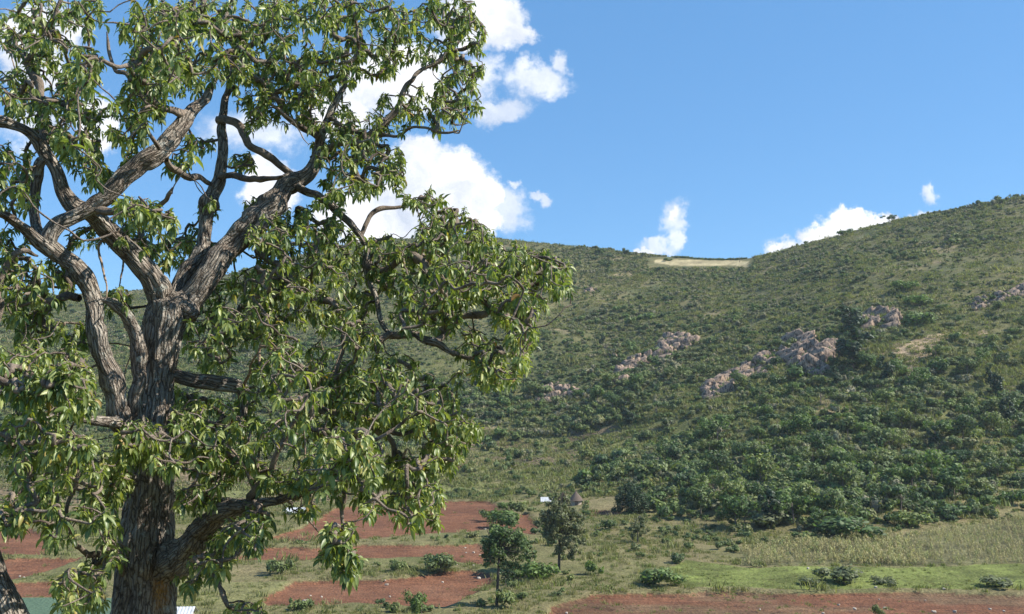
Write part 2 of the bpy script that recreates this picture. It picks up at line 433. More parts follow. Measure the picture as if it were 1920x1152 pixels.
def blob_points(blobs, n, shell=0.45, flat=1.0):
    """points and outward normals through a set of lumps (x,y,z,r)"""
    B = np.array(blobs); w = B[:, 3] ** 2; w = w / w.sum()
    ii = rng.choice(len(B), n, p=w)
    d = rng.normal(size=(n, 3)); d /= np.linalg.norm(d, axis=1, keepdims=True)
    rr = rng.uniform(shell, 1.0, (n, 1)) ** 0.6
    rr *= 1 + 0.18 * rng.normal(size=(n, 1))
    p = B[ii, :3] + d * rr * B[ii, 3:4] * np.array([1, 1, flat])
    nn = d + 0.38 * rng.normal(size=(n, 3)) + np.array([0, 0, 0.2])
    return p, nn
def crown_mesh(name, mat, blobs, n, size, flat=0.85, droop=0.0, shell=0.45):
    p, nn = blob_points(blobs, n, shell, flat)
    low = p[:, 2] < 0.02
    p[low, 2] = np.abs(p[low, 2]) * 0.5 + 0.02
    return cards(p, nn, size, mat=mat, name=name, droop=droop)

def tube_arrays(path, rad, sides=8, rough=0.0, furrow=0.0, seed=0.0, cap=True):
    """path Nx3, rad N -> verts, quads, bark coords"""
    P_ = np.asarray(path, float); n = len(P_)
    T = np.gradient(P_, axis=0); T /= np.linalg.norm(T, axis=1, keepdims=True) + 1e-9
    ref = np.array([0.13, 1.0, 0.21]); 
    if abs(T[0] @ (ref / np.linalg.norm(ref))) > 0.95: ref = np.array([1.0, 0.1, 0.1])
    u_ = np.cross(T[0], ref); u_ /= np.linalg.norm(u_)
    U = np.zeros((n, 3)); U[0] = u_
    for i in range(1, n):
        u_ = U[i - 1] - T[i] * (U[i - 1] @ T[i]); U[i] = u_ / (np.linalg.norm(u_) + 1e-9)
    V = np.cross(T, U)
    th = np.linspace(0, 2 * np.pi, sides, endpoint=False)
    R = np.asarray(rad, float)[:, None] * np.ones((1, sides))
    s = np.concatenate([[0], np.cumsum(np.linalg.norm(np.diff(P_, axis=0), axis=1))])
    if rough > 0 or furrow > 0:
        cx = np.cos(th)[None, :] * np.ones((n, 1)); cy = np.sin(th)[None, :] * np.ones((n, 1)); sv = s[:, None] * np.ones((1, sides))
        lump = fbm(cx * 1.3 + seed * 7.1 + cy * 0.7, sv * 1.6 + cy * 1.3 + seed * 3.3, 1.0, 3, 3)
        R = R * (1 + rough * lump * 1.6)
        if furrow > 0:
            ph = th[None, :] / (2 * np.pi) * sides / 5.0
            wob = 1.1 * fbm(sv * 3 + 10 * seed, cx * 2 + cy * 2, 1.0, 2, 8)
            rid = 1 - 2 * np.abs(((ph + wob) % 1.0) - 0.5)
            brk = 0.6 + 0.8 * (fbm(cx * 4 + seed, sv * 7 + cy * 4, 1.0, 2, 12) + 0.5)
            R = R - furrow * (1 - rid) ** 2 * brk
    ring = P_[:, None, :] + R[..., None] * (np.cos(th)[None, :, None] * U[:, None, :] + np.sin(th)[None, :, None] * V[:, None, :])
    rr = np.asarray(rad)[:, None]
    bk = np.stack([rr * np.cos(th)[None, :], rr * np.sin(th)[None, :], (s[:, None] + seed * 5) * np.ones((1, sides))], -1)
    vv = ring.reshape(-1, 3); bk = bk.reshape(-1, 3)
    ix = np.arange(n * sides).reshape(n, sides); nx = np.roll(ix, -1, 1)
    qd = np.stack([ix[:-1], nx[:-1], nx[1:], ix[1:]], -1).reshape(-1, 4)
    if cap:
        m_ = len(vv)
        vv = np.concatenate([vv, P_[-1:] + T[-1:] * rad[-1] * 0.5]); bk = np.concatenate([bk, [[0, 0, s[-1] + seed * 5]]])
        e = np.stack([ix[-1], nx[-1], np.full(sides, m_), np.full(sides, m_)], -1)
        # degenerate quads are avoided: the tip ring closes with pairs of quads
        e = np.stack([ix[-1][0::2], ix[-1][1::2], np.roll(ix[-1], -2)[0::2], np.full(sides // 2, m_)], -1)
        qd = np.concatenate([qd, e])
    return vv, qd, bk
def mesh_from(name, parts, mat):
    vs, qs, bs_ = [], [], []; off = 0
    for (v_, q_, b_) in parts:
        vs.append(v_); qs.append(q_ + off); bs_.append(b_); off += len(v_)
    v_ = np.concatenate(vs); q_ = np.concatenate(qs); b_ = np.concatenate(bs_)
    me = bpy.data.meshes.new(name)
    me.vertices.add(len(v_)); me.vertices.foreach_set('co', v_.astype(np.float32).ravel())
    set_faces(me, q_)
    at = me.attributes.new('bk', 'FLOAT_VECTOR', 'POINT'); at.data.foreach_set('vector', b_.astype(np.float32).ravel())
    me.materials.append(mat)
    return me
def empty(name, loc, label, cat, group=None, rz=0.0, sc=1.0):
    o = bpy.data.objects.new(name, None); C.objects.link(o); o.empty_display_size = 0.5
    o.location = loc; o.rotation_euler = (0, 0, rz); o.scale = (sc, sc, sc)
    o['label'] = label; o['category'] = cat
    if group: o['group'] = group
    return o
def tag(o, label=None, cat=None, group=None, kind=None):
    if label: o['label'] = label
    if cat: o['category'] = cat
    if group: o['group'] = group
    if kind: o['kind'] = kind
    return o
# ------------------------------------------------------------------ small plant prototypes for the ground cover
proto = bpy.data.collections.new('scrub_kinds')          # sources of the scattered cover
proto_g = bpy.data.collections.new('tuft_kinds')
proto_d = bpy.data.collections.new('dry_kinds')
def rblobs(n, spread, r0, r1, z0=0.35, z1=0.75):
    return [(random.gauss(0, spread), random.gauss(0, spread), random.uniform(z0, z1), random.uniform(r0, r1)) for _ in range(n)]
for i in range(6):
    mesh = crown_mesh('scrub_%d' % i, M_scrub, rblobs(random.randint(4, 8), 0.5, 0.2, 0.5), 320, 0.22)
    proto.objects.link(bpy.data.objects.new('a%02d' % i, mesh))
for i in range(3):
    mesh = crown_mesh('scrubt_%d' % i, M_tree, rblobs(random.randint(3, 6), 0.40, 0.35, 0.6, 0.5, 1.1), 360, 0.22)
    proto.objects.link(bpy.data.objects.new('b%02d' % i, mesh))
for i in range(4):
    mesh = crown_mesh('dry_%d' % i, M_dry, rblobs(random.randint(2, 4), 0.4, 0.25, 0.5, 0.2, 0.55), 170, 0.22, droop=-0.5)
    proto_d.objects.link(bpy.data.objects.new('d%02d' % i, mesh))
def blades(n, spread, h, w, name, mat, lean=0.35):
    b0 = np.c_[rng.normal(0, spread, (n, 2)), np.zeros(n)]
    ang = rng.uniform(0, 2 * np.pi, n); ln = rng.uniform(0.1, lean * 2, n); hh = h * rng.uniform(0.5, 1.2, n)
    d = np.c_[np.cos(ang) * ln, np.sin(ang) * ln, np.ones(n)] * hh[:, None]
    sd_ = np.c_[-np.sin(ang), np.cos(ang), np.zeros(n)] * w
    v_ = np.stack([b0 - sd_, b0 + sd_, b0 + d * 0.6 + sd_ * 0.7, b0 + d * 0.6 - sd_ * 0.7, b0 + d * np.array([1.35, 1.35, 0.95])], 1)
    base = np.arange(n)[:, None] * 5
    tri = np.concatenate([base + np.array([[0, 1, 2]]), base + np.array([[0, 2, 3]]), base + np.array([[3, 2, 4]])])
    me = bpy.data.meshes.new(name); me.vertices.add(n * 5); me.vertices.foreach_set('co', v_.astype(np.float32).ravel())
    set_faces(me, tri, False); set_f(me, 'lv', np.repeat(rng.random(n), 5)); me.materials.append(mat)
    return me
for i in range(4):
    proto_g.objects.link(bpy.data.objects.new('g%02d' % i, blades(40, 0.35, 0.5, 0.035, 'tuft', M_grass)))

def scatter(name, coll, pos_, scl, label, cat, seed=1, tilt=0.12, sz=(1, 1, 1)):
    n = len(pos_)
    me = bpy.data.meshes.new(name); me.vertices.add(n)
    me.vertices.foreach_set('co', np.asarray(pos_, np.float32).ravel())
    r = np.c_[rng.normal(0, tilt, (n, 2)), rng.uniform(0, 6.283, n)]
    a_ = me.attributes.new('rot', 'FLOAT_VECTOR', 'POINT'); a_.data.foreach_set('vector', r.astype(np.float32).ravel())
    sc3 = np.asarray(scl)[:, None] * np.array(sz) * rng.uniform(0.8, 1.25, (n, 3))
    a_ = me.attributes.new('scl', 'FLOAT_VECTOR', 'POINT'); a_.data.foreach_set('vector', sc3.astype(np.float32).ravel())
    a_ = me.attributes.new('kidx', 'INT', 'POINT'); a_.data.foreach_set('value', rng.integers(0, len(coll.objects), n).astype(np.int32))
    o = link(name, me)
    ng = bpy.data.node_groups.new(name + '_nodes', 'GeometryNodeTree')
    ng.interface.new_socket('Geometry', in_out='INPUT', socket_type='NodeSocketGeometry')
    ng.interface.new_socket('Geometry', in_out='OUTPUT', socket_type='NodeSocketGeometry')
    gi = ng.nodes.new('NodeGroupInput'); go = ng.nodes.new('NodeGroupOutput')
    ci = ng.nodes.new('GeometryNodeCollectionInfo'); ci.inputs[0].default_value = coll
    ci.inputs[1].default_value = True; ci.inputs[2].default_value = True
    ip = ng.nodes.new('GeometryNodeInstanceOnPoints'); ip.inputs['Pick Instance'].default_value = True
    def na_(nm, ty):
        x = ng.nodes.new('GeometryNodeInputNamedAttribute'); x.data_type = ty; x.inputs[0].default_value = nm
        return x.outputs[0]
    e2r = ng.nodes.new('FunctionNodeEulerToRotation')
    lk = ng.links.new
    lk(gi.outputs[0], ip.inputs['Points']); lk(ci.outputs[0], ip.inputs['Instance'])
    lk(na_('kidx', 'INT'), ip.inputs['Instance Index'])
    lk(na_('rot', 'FLOAT_VECTOR'), e2r.inputs[0]); lk(e2r.outputs[0], ip.inputs['Rotation'])
    lk(na_('scl', 'FLOAT_VECTOR'), ip.inputs['Scale'])
    lk(ip.outputs[0], go.inputs[0])
    md = o.modifiers.new('scatter', 'NODES'); md.node_group = ng
    tag(o, label, cat, kind='stuff')
    return o

def sample_area(n, a0, a1, y0, y1):
    Y = np.sqrt(rng.uniform(y0 * y0, y1 * y1, n)); a = rng.uniform(a0, a1, n)
    return a * Y, Y
def nosoil(X, Y):
    ok = np.ones(len(X), bool)
    for p in list(WP.values()) + [WTEAL]: ok &= ~inside(p, X, Y)
    return ok
# hillside scrub
X, Y = sample_area(95000, -0.62, 0.62, 225, 880)
a = X / Y; Yf = np.interp(a, ac, foot_Y); Ym = np.interp(a, ac, mid_Y); Yr = np.interp(a, ac, ridge_Y)
Z = terrain(X, Y)
qx, qy = to_px(X, Y, Z)
hh = np.clip((Z + 20) / 120, 0, 1)
dens = 0.50 + 0.12 * (1 - hh) + 0.9 * fbm(X, Y, 45, 3, 61)
dens = np.where(inside(WBROWN, X, Y), 0.035, dens)
dens = np.where(inside(WBARE, X, Y), 0.08, dens)
dens = np.where(inside(WMAIZE, X, Y) | inside(WLUSH, X, Y), 0, dens)
dens = np.where(Y < Yf + 3, 0, dens)
dens = np.where((qx > 1215) & (qx < 1412) & (qy > 482) & (qy < 503), 0, dens)
# open grassy foot at the centre
cen = (qx > 1000) & (qx < 1330) & (qy > 930)
dens = np.where(cen, dens * 0.8, dens)
dens = dens * (1 - .85 * bare_spots(X, Y))
edge_ = np.clip((Y - Yf - 3 + 22 * fbm(X, Y, 26, 3, 88)) / 26, 0.12, 1)
dens = dens * edge_
ok = (rng.random(len(X)) < dens) & nosoil(X, Y) & (Y < Yr + 25)
X, Y, Z, hh, qx, qy = X[ok], Y[ok], Z[ok], hh[ok], qx[ok], qy[ok]
size = (1.5 - 0.5 * hh) * rng.lognormal(0, 0.36, len(X)) * (1 + 0.9 * np.clip(fbm(X, Y, 60, 2, 71), -0.4, 0.6))
size = np.clip(size, 0.5, 4.0)
near_r = qy < np.interp(qx, cols, ridge_row) + 8
size = np.where(near_r, np.minimum(size, np.where((qx > 1440) | (qx < 1150), 3.0, 1.3)), size)
dry = rng.random(len(X)) < (0.20 + 0.42 * hh)
scatter('hillside_scrub', proto, np.c_[X, Y, Z - 0.15][~dry], size[~dry], 'dense green scrub and bushes covering the hillside', 'scrub', sz=(1, 1, 0.95))
scatter('dry_scrub', proto_d, np.c_[X, Y, Z - 0.1][dry], size[dry] * 1.05, 'grey brown dry brush and tall grass between the green bushes of the hillside', 'dry brush', sz=(1, 1, 1.1))
# grass tufts across the valley floor and fallow slope
X, Y = sample_area(60000, -0.6, 0.6, 145, 440)
a = X / Y; Z = terrain(X, Y)
dens = 0.45 + 1.2 * fbm(X, Y, 14, 3, 91)
f4i = inside(WP['f4'], X, Y)
inred = ~nosoil(X, Y)
dens = np.where(inred, 0.02, dens); dens = np.where(f4i, 0.5 * np.clip(1.1 - (X - 5) / 70, 0.03, 1) * (0.5 + fbm(X, Y, 12, 2, 14)), dens)
dens = np.where(inside(WTEAL, X, Y) | inside(WMAIZE, X, Y), 0, dens)
dens = np.where(inside(WLUSH, X, Y), dens * 0.9, dens)
ok = rng.random(len(X)) < dens
ts = rng.lognormal(0, 0.35, ok.sum()) * (0.9 + 0.6 * np.clip((Y[ok] - 200) / 200, 0, 1))
bz = inside(WBROWN, X, Y)[ok]
ts = np.where(bz, ts * .55, ts)
ts = np.where(inred[ok], ts * 0.6, ts)
ts = np.where(inside(WLUSH, X, Y)[ok], ts * 0.5, ts)
scatter('grass_tufts', proto_g, np.c_[X, Y, Z - 0.05][ok], ts, 'tufts of green and straw coloured grass over the valley floor', 'grass')
X, Y = sample_area(60000, -0.6, 0.6, 300, 830)
a = X / Y; Yf = np.interp(a, ac, foot_Y); Yr = np.interp(a, ac, ridge_Y); Z = terrain(X, Y)
qx, qy = to_px(X, Y, Z)
ok = (Y > Yf) & (Y < Yr) & (rng.random(len(X)) < 0.55 + 1.0 * fbm(X, Y, 20, 3, 95)) & ~((qx > 1215) & (qx < 1412) & (qy > 482) & (qy < 503)) & ~inside(WMAIZE, X, Y)
scatter('hill_grass', proto_g, np.c_[X, Y, Z - 0.05][ok], rng.lognormal(0.75, 0.3, ok.sum()), 'rough grass clumps in the gaps of the hillside scrub', 'grass', sz=(1.2, 1.2, .8))
# low weeds and shrubs along the banks between the fields and on the fallow slope
X, Y = sample_area(9000, -0.6, 0.6, 150, 430)
Z = terrain(X, Y)
qx, qy = to_px(X, Y, Z)
bank = np.zeros(len(X))
for (x0, y0, x1, y1, th, d_) in [(830,928,1100,930,7,1.0),(1000,930,1260,925,8,.8),(900,1012,1000,1010,10,.5),(500,1140,950,1142,8,.5),(930,1150,1060,1110,22,.35),
                              (960,1090,1000,1120,20,.4),(940,960,1110,960,16,.35),(1000,1000,1090,1060,50,.22),(1100,1000,1330,1040,30,.28),(560,1020,920,1008,4,.35),(500,1060,900,1060,9,.16),
                              (0,930,250,940,20,.3),(980,850,1160,880,8,.12),(860,906,1130,872,2.2,.8),(880,872,1130,838,2,.7),(960,852,1240,818,2,.7),(300,905,700,890,2.5,.7),(0,945,260,930,2.5,.7),(900,893,1060,884,1.6,.5),(1130,880,1300,960,40,.8),(1250,960,1420,1035,30,.8),(1200,930,1340,1000,38,.75),(1190,1000,1300,1045,16,.5),(1430,1020,1600,1003,9,.8),(1600,1003,1760,985,9,.8),(1760,978,1920,962,9,.8)]:
    dx, dy_ = x1 - x0, y1 - y0
    t_ = np.clip(((qx - x0) * dx + (qy - y0) * dy_) / (dx * dx + dy_ * dy_), 0, 1)
    dd = np.hypot(qx - x0 - t_ * dx, qy - y0 - t_ * dy_)
    bank = np.maximum(bank, np.where(dd < th, d_, 0))
ok = (rng.random(len(X)) < bank) & nosoil(X, Y) & ~inside(WMAIZE, X, Y)
scatter('bank_shrubs', proto, np.c_[X, Y, Z - 0.1][ok], rng.lognormal(-0.05, 0.4, ok.sum()) * 0.85, 'low green shrubs along the banks and hedge lines between fields', 'shrubs')

X, Y = sample_area(26000, -0.6, 0.6, 300, 440)
ok = inside(WBROWN, X + 6 * fbm(X, Y, 25, 2, 3), Y + 8 * fbm(X, Y, 25, 2, 5)) & (rng.random(len(X)) < .42 + .9 * fbm(X, Y, 18, 3, 8)) & nosoil(X, Y)
scatter('fallow_weeds', proto_d, np.c_[X, Y, terrain(X, Y) - .05][ok], rng.lognormal(-.75, .35, ok.sum()), 'low dry brown weeds on the fallow terraced slope', 'weeds')
# the maize: rows of dry stalks
def maize_mesh(i):
    parts_v, parts_q, lv = [], [], []
    off = 0
    for s_ in range(3):
        ox, oy = rng.normal(0, 0.22, 2); h = rng.uniform(1.5, 2.3); lx, ly = rng.normal(0, 0.12, 2)
        st, qd, _ = tube_arrays([[ox, oy, 0], [ox + lx * .5, oy + ly * .5, h / 2], [ox + lx, oy + ly, h]], [0.035, 0.03, 0.015], 4, cap=False)
        for tri in qd: parts_q.append([tri[0] + off, tri[1] + off, tri[2] + off, tri[3] + off])
        parts_v.append(st); lv += [0.6] * len(st); off += len(st)
        for l_ in range(7):
            z = h * rng.uniform(0.25, 1.0); an = rng.uniform(0, 6.28); L_ = rng.uniform(0.45, 0.8)
            c0 = np.array([ox + lx * z / h, oy + ly * z / h, z]); d = np.array([np.cos(an), np.sin(an), 0]); sd_ = np.array([-np.sin(an), np.cos(an), 0.2]) * 0.06
            v_ = np.array([c0 - sd_, c0 + sd_, c0 + d * L_ * .5 + [0, 0, .16] + sd_, c0 + d * L_ * .5 + [0, 0, .16] - sd_, c0 + d * L_ + [0, 0, -.3] + sd_ * .3, c0 + d * L_ + [0, 0, -.3] - sd_ * .3])
            parts_v.append(v_); parts_q += [[off, off + 1, off + 2, off + 3], [off + 3, off + 2, off + 4, off + 5]]; lv += [rng.random()] * 6; off += 6
    me = bpy.data.meshes.new('maize_stalks'); v_ = np.concatenate(parts_v)
    me.vertices.add(len(v_)); me.vertices.foreach_set('co', v_.astype(np.float32).ravel())
    set_faces(me, np.array(parts_q), False); set_f(me, 'lv', lv); me.materials.append(M_maize)
    return me
proto_m = bpy.data.collections.new('maize_kinds')
mz = [maize_mesh(i) for i in range(5)]
for i, me_ in enumerate(mz): proto_m.objects.link(bpy.data.objects.new('m%02d' % i, me_))
gx, gy = np.meshgrid(np.arange(30, 190, 0.85), np.arange(165, 330, 1.75))
gx = gx.ravel() + rng.normal(0, 0.16, gx.size); gy = gy.ravel() + 0.12 * gx + rng.normal(0, 0.14, gx.size)
ok = inside(WMAIZE, gx, gy) & (rng.random(len(gx)) < 0.66 + 0.9 * fbm(gx, gy, 9, 3, 5)) & (gx < gy * 0.62)
gx, gy = gx[ok], gy[ok]; gz = terrain(gx, gy)
order = np.argsort(gy)
nI = 290
hs = 1.0 * np.clip(0.92 + 0.5 * fbm(gx, gy, 25, 2, 6), 0.6, 1.3) * np.where(gx / gy > 0.40, 0.8, 1.0)
for kx, i in enumerate(order[:nI]):
    o = link('maize_plant', mz[kx % 5]); o.location = (gx[i], gy[i], gz[i] - 0.03)
    s_ = hs[i] * random.uniform(0.8, 1.15); o.scale = (s_, s_, s_); o.rotation_euler = (0, 0, random.uniform(0, 6.28))
    tag(o, 'dry maize plant in the front rows of the crop, ' + ('at its left end' if gx[i] < gy[i] * .27 else 'right of the thorny bush' if gx[i] > gy[i] * .37 else 'behind the wide thorny bush'), 'maize plant', 'maize plants in the front rows')
r_ = order[nI:]
scatter('maize_crop', proto_m, np.c_[gx, gy, gz - 0.03][r_], hs[r_], 'standing crop of dry yellow maize on the gentle slope', 'maize crop', tilt=0.05)

# ------------------------------------------------------------------ rock outcrops
def rock_mat(name, a_, b_, c_):
    m, nt = nmat(name); k = N(nt)
    pos = k.n('ShaderNodeNewGeometry').outputs['Position']
    n1_ = k.noise(pos, 0.35, 5, 0.65); n2_ = k.noise(k.vmath('MULTIPLY', pos, (1, 1, 0.35)), 1.3, 5, 0.7)
    c1_ = k.mix(k.maprange(n1_, 0.38, 0.62), a_, b_)
    c2_ = k.mix(k.maprange(n2_, 0.48, 0.58), c1_, c_)
    bmp = k.n('ShaderNodeBump', {'Strength': 0.8, 'Distance': 0.35, 'Height': n2_})
    bs = k.n('ShaderNodeBsdfPrincipled', {'Base Color': c2_, 'Roughness': 0.9, 'Specular IOR Level': 0.2, 'Normal': bmp.outputs[0]})
    k.n('ShaderNodeOutputMaterial', {0: bs.outputs[0]})
    return m
M_rock = rock_mat('weathered_rock', (0.40, 0.28, 0.195), (0.22, 0.17, 0.14), (0.06, 0.05, 0.043))
M_stone = plain_mat('pale_stone', (0.50, 0.45, 0.38), (0.36, 0.30, 0.24), 6)
import bmesh
def block(seed, sub=2):
    rr = random.Random(seed); bm = bmesh.new()
    for q_ in range(14):
        v_ = Vector([(1 if (q_ >> b_) & 1 else -1) * rr.uniform(.45, .8) for b_ in range(3)]) if q_ < 8 else Vector((rr.gauss(0, 1), rr.gauss(0, 1), rr.gauss(0, 1))).normalized() * rr.uniform(.8, 1.0)
        bm.verts.new(v_)
    r_ = bmesh.ops.convex_hull(bm, input=list(bm.verts))
    bmesh.ops.delete(bm, geom=[g_ for g_ in r_['geom_interior'] if isinstance(g_, bmesh.types.BMVert)], context='VERTS')
    bmesh.ops.triangulate(bm, faces=list(bm.faces))
    bmesh.ops.subdivide_edges(bm, edges=list(bm.edges), cuts=2, use_grid_fill=True)
    bmesh.ops.triangulate(bm, faces=list(bm.faces))
    vs = []
    bm.verts.ensure_lookup_table(); bm.verts.index_update()
    for v_ in bm.verts:
        c_ = v_.co.copy(); c_ *= 1 + 0.16 * mnoise.noise(c_ * 2.2 + Vector((seed * 3, 0, 0))) + .07 * mnoise.noise(c_ * 6)
        vs.append(tuple(c_))
    fs = [[w.index for w in f.verts] for f in bm.faces]; bm.free()
    return np.array(vs), np.array(fs)
BL = [block(i, 3) for i in range(8)]
OUTC = []
def outcrop(line, thick, n, s0, s1, label, rise=0.9, name='rock_outcrop'):
    n = int(n * 1.35); OUTC.append((line, thick))
    """blocks crowded along a line on the slope given by its photo position, thick in photo px"""
    pts = [ground(x, y) for x, y in line]
    vs, fs = [], []; off = 0
    cum = [0]
    for i in range(1, len(line)): cum.append(cum[-1] + math.hypot(line[i][0] - line[i - 1][0], line[i][1] - line[i - 1][1]))
    for i in range(n):
        t_ = random.random() * cum[-1]
        j = max(jj for jj in range(len(cum)) if cum[jj] <= t_); j = min(j, len(line) - 2)
        f_ = (t_ - cum[j]) / (cum[j + 1] - cum[j])
        x = line[j][0] * (1 - f_) + line[j + 1][0] * f_; y = line[j][1] * (1 - f_) + line[j + 1][1] * f_
        y += random.uniform(-1, 1) * thick / 2 * (0.4 + 0.8 * abs(math.sin(t_ * 0.03 + 1)))
        g = ground(x, y)
        s_ = random.uniform(s0, s1) * (0.5 if random.random() < 0.5 else .95)
        V_, F_ = BL[random.randrange(8)]
        an = random.uniform(-0.5, 0.5); ca, sa_ = math.cos(an), math.sin(an)
        sc = np.array([s_ * random.uniform(0.8, 1.9), s_ * random.uniform(0.7, 1.2), s_ * random.uniform(0.5, 1.1)])
        w_ = V_ * sc
        tl = random.uniform(-0.22, 0.22) - (0.45 if random.random() < .75 else -.6)
        w_ = np.c_[w_[:, 0] * math.cos(tl) + w_[:, 2] * math.sin(tl), w_[:, 1], -w_[:, 0] * math.sin(tl) + w_[:, 2] * math.cos(tl)]
        w_ = np.c_[w_[:, 0] * ca - w_[:, 1] * sa_, w_[:, 0] * sa_ + w_[:, 1] * ca, w_[:, 2]]
        w_ += np.array([g.x, g.y, g.z - s_ * 0.15 + s_ * 0.22 * rise])
        vs.append(w_); fs.append(F_ + off); off += len(w_)
    v_ = np.concatenate(vs); f_ = np.concatenate(fs)
    o0 = np.array(pts[0])
    me = bpy.data.meshes.new(name); me.vertices.add(len(v_)); me.vertices.foreach_set('co', (v_ - o0).astype(np.float32).ravel())
    set_faces(me, f_, False); me.materials.append(M_rock)
    o = link(name, me); o.location = pts[0]
    tag(o, label, 'rock outcrop', 'rock outcrops on the hillside')
    return o
outcrop([(1326,742),(1350,725),(1400,700),(1450,680),(1490,660)], 30, 120, 2.0, 4.6, 'long pinkish rock outcrop climbing the slope below the dark central trees')
outcrop([(1480,655),(1500,668),(1530,672),(1562,660)], 46, 70, 2.5, 5.5, 'tall blocky rock crag with shadowed clefts beside the dark tree group', 1.5, 'rock_crag')
outcrop([(1500,700),(1550,695)], 10, 16, 1.5, 2.8, 'low shelf of pale rocks just under the tall crag')
outcrop([(1612,606),(1640,600),(1672,590),(1672,612)], 22, 40, 2.0, 4.5, 'sunlit tan rock face right of the dark tree group')
outcrop([(1160,712),(1180,690),(1215,672),(1240,655)], 22, 60, 2.0, 4.4, 'grey-pink rock rib left of the dark cleft on the middle slope')
outcrop([(1248,668),(1250,650),(1280,640),(1295,640)], 30, 40, 2.0, 4.6, 'upright grey rocks right of the dark cleft on the middle slope')
outcrop([(1012,745),(1040,735),(1085,738)], 22, 45, 1.8, 4.0, 'shadowy grey rock bluff nearest the big tree crown')
outcrop([(1820,575),(1860,567),(1900,552),(1925,545)], 14, 34, 1.6, 3.6, 'broken pale rocks high on the slope at the right edge of the photo')
outcrop([(1095,550),(1120,546)], 8, 10, 1.4, 2.6, 'small pale rock patch high up near the big tree crown')
outcrop([(1135,650),(1160,675)], 10, 10, 1.0, 2.4, 'scattered small rocks above the grey-pink rock rib')
outcrop([(1690,690),(1712,712)], 8, 12, 0.8, 1.8, 'loose white boulders at the foot of the bare earth scar')

bp = []
for line, th in OUTC:
    for j in range(len(line) - 1):
        for _ in range(max(3, int(math.hypot(line[j + 1][0] - line[j][0], line[j + 1][1] - line[j][1]) * th / 130))):
            t_ = random.random(); x = line[j][0] * (1 - t_) + line[j + 1][0] * t_ + random.gauss(0, 4); y = line[j][1] * (1 - t_) + line[j + 1][1] * t_ + random.gauss(0, th * .42)
            g = ground(x, y); bp.append((g.x, g.y, g.z + .5))
scatter('crevice_shrubs', proto, bp, rng.lognormal(0.35, 0.3, len(bp)), 'small shrubs rooted in the cracks of the rock outcrops', 'shrubs')
# stones lying in the ploughed fields
sm = []
for i in range(4):
    V_, F_ = BL[i]; me = bpy.data.meshes.new('field_stone'); me.vertices.add(len(V_))
    me.vertices.foreach_set('co', (V_ * np.array([1, .8, .7])).astype(np.float32).ravel()); set_faces(me, F_, False); me.materials.append(M_stone); sm.append(me)
ST = [(725,1094,.34),(830,1089,.3),(731,1116,.28),(603,1116,.26),(572,1126,.5),(582,1114,.2),(898,1082,.42),(910,991,.34),(874,995,.26),(884,1005,.6),(872,1025,.26),(888,1034,.3),(900,1038,.24),(908,1040,.3),(888,1062,.3),
      (722,1085,.2),(881,1018,.2),(874,1034,.22),(1515,1067,.34),(1642,1103,.34),(1770,1106,.3),(1572,1131,.3),(1602,1139,.32),(1543,1148,.34),(1660,1138,.36),(1751,1145,.36),(1790,1144,.42),(1856,1140,.3),(1425,1139,.2),(1062,1147,.3),
      (1648,1121,.2),(1735,1122,.16),(1882,1143,.24),(845,1053,.25),(855,1060,.3),(37,1083,.3),(45,1084,.25),(665,1045,.4),(700,1063,.3)]
for i, (x, y, s_) in enumerate(ST):
    g = ground(x, y); o = link('field_stone', sm[i % 4]); o.location = (g.x, g.y, g.z - 0.45 + s_ * 0.5 if any(inside(p, np.array([g.x]), np.array([g.y]))[0] for p in WP.values()) else g.z + s_ * 0.3)
    o.scale = (s_ * random.uniform(.8, 1.4), s_, s_); o.rotation_euler = (0, 0, random.uniform(0, 6))
    right = x > 1000
    if s_ >= .5: lb = 'large pale stone in the lower left corner of the third red field' if y > 1100 else 'large pinkish boulder on the grass strip below the top red field'
    else: lb = 'small pale stone lying on or beside the long red field at lower right' if right else 'small pale stone lying in or beside the terraced red fields'
    tag(o, lb, 'stone', 'stones in the right-hand field' if right else 'stones in the terraced fields')

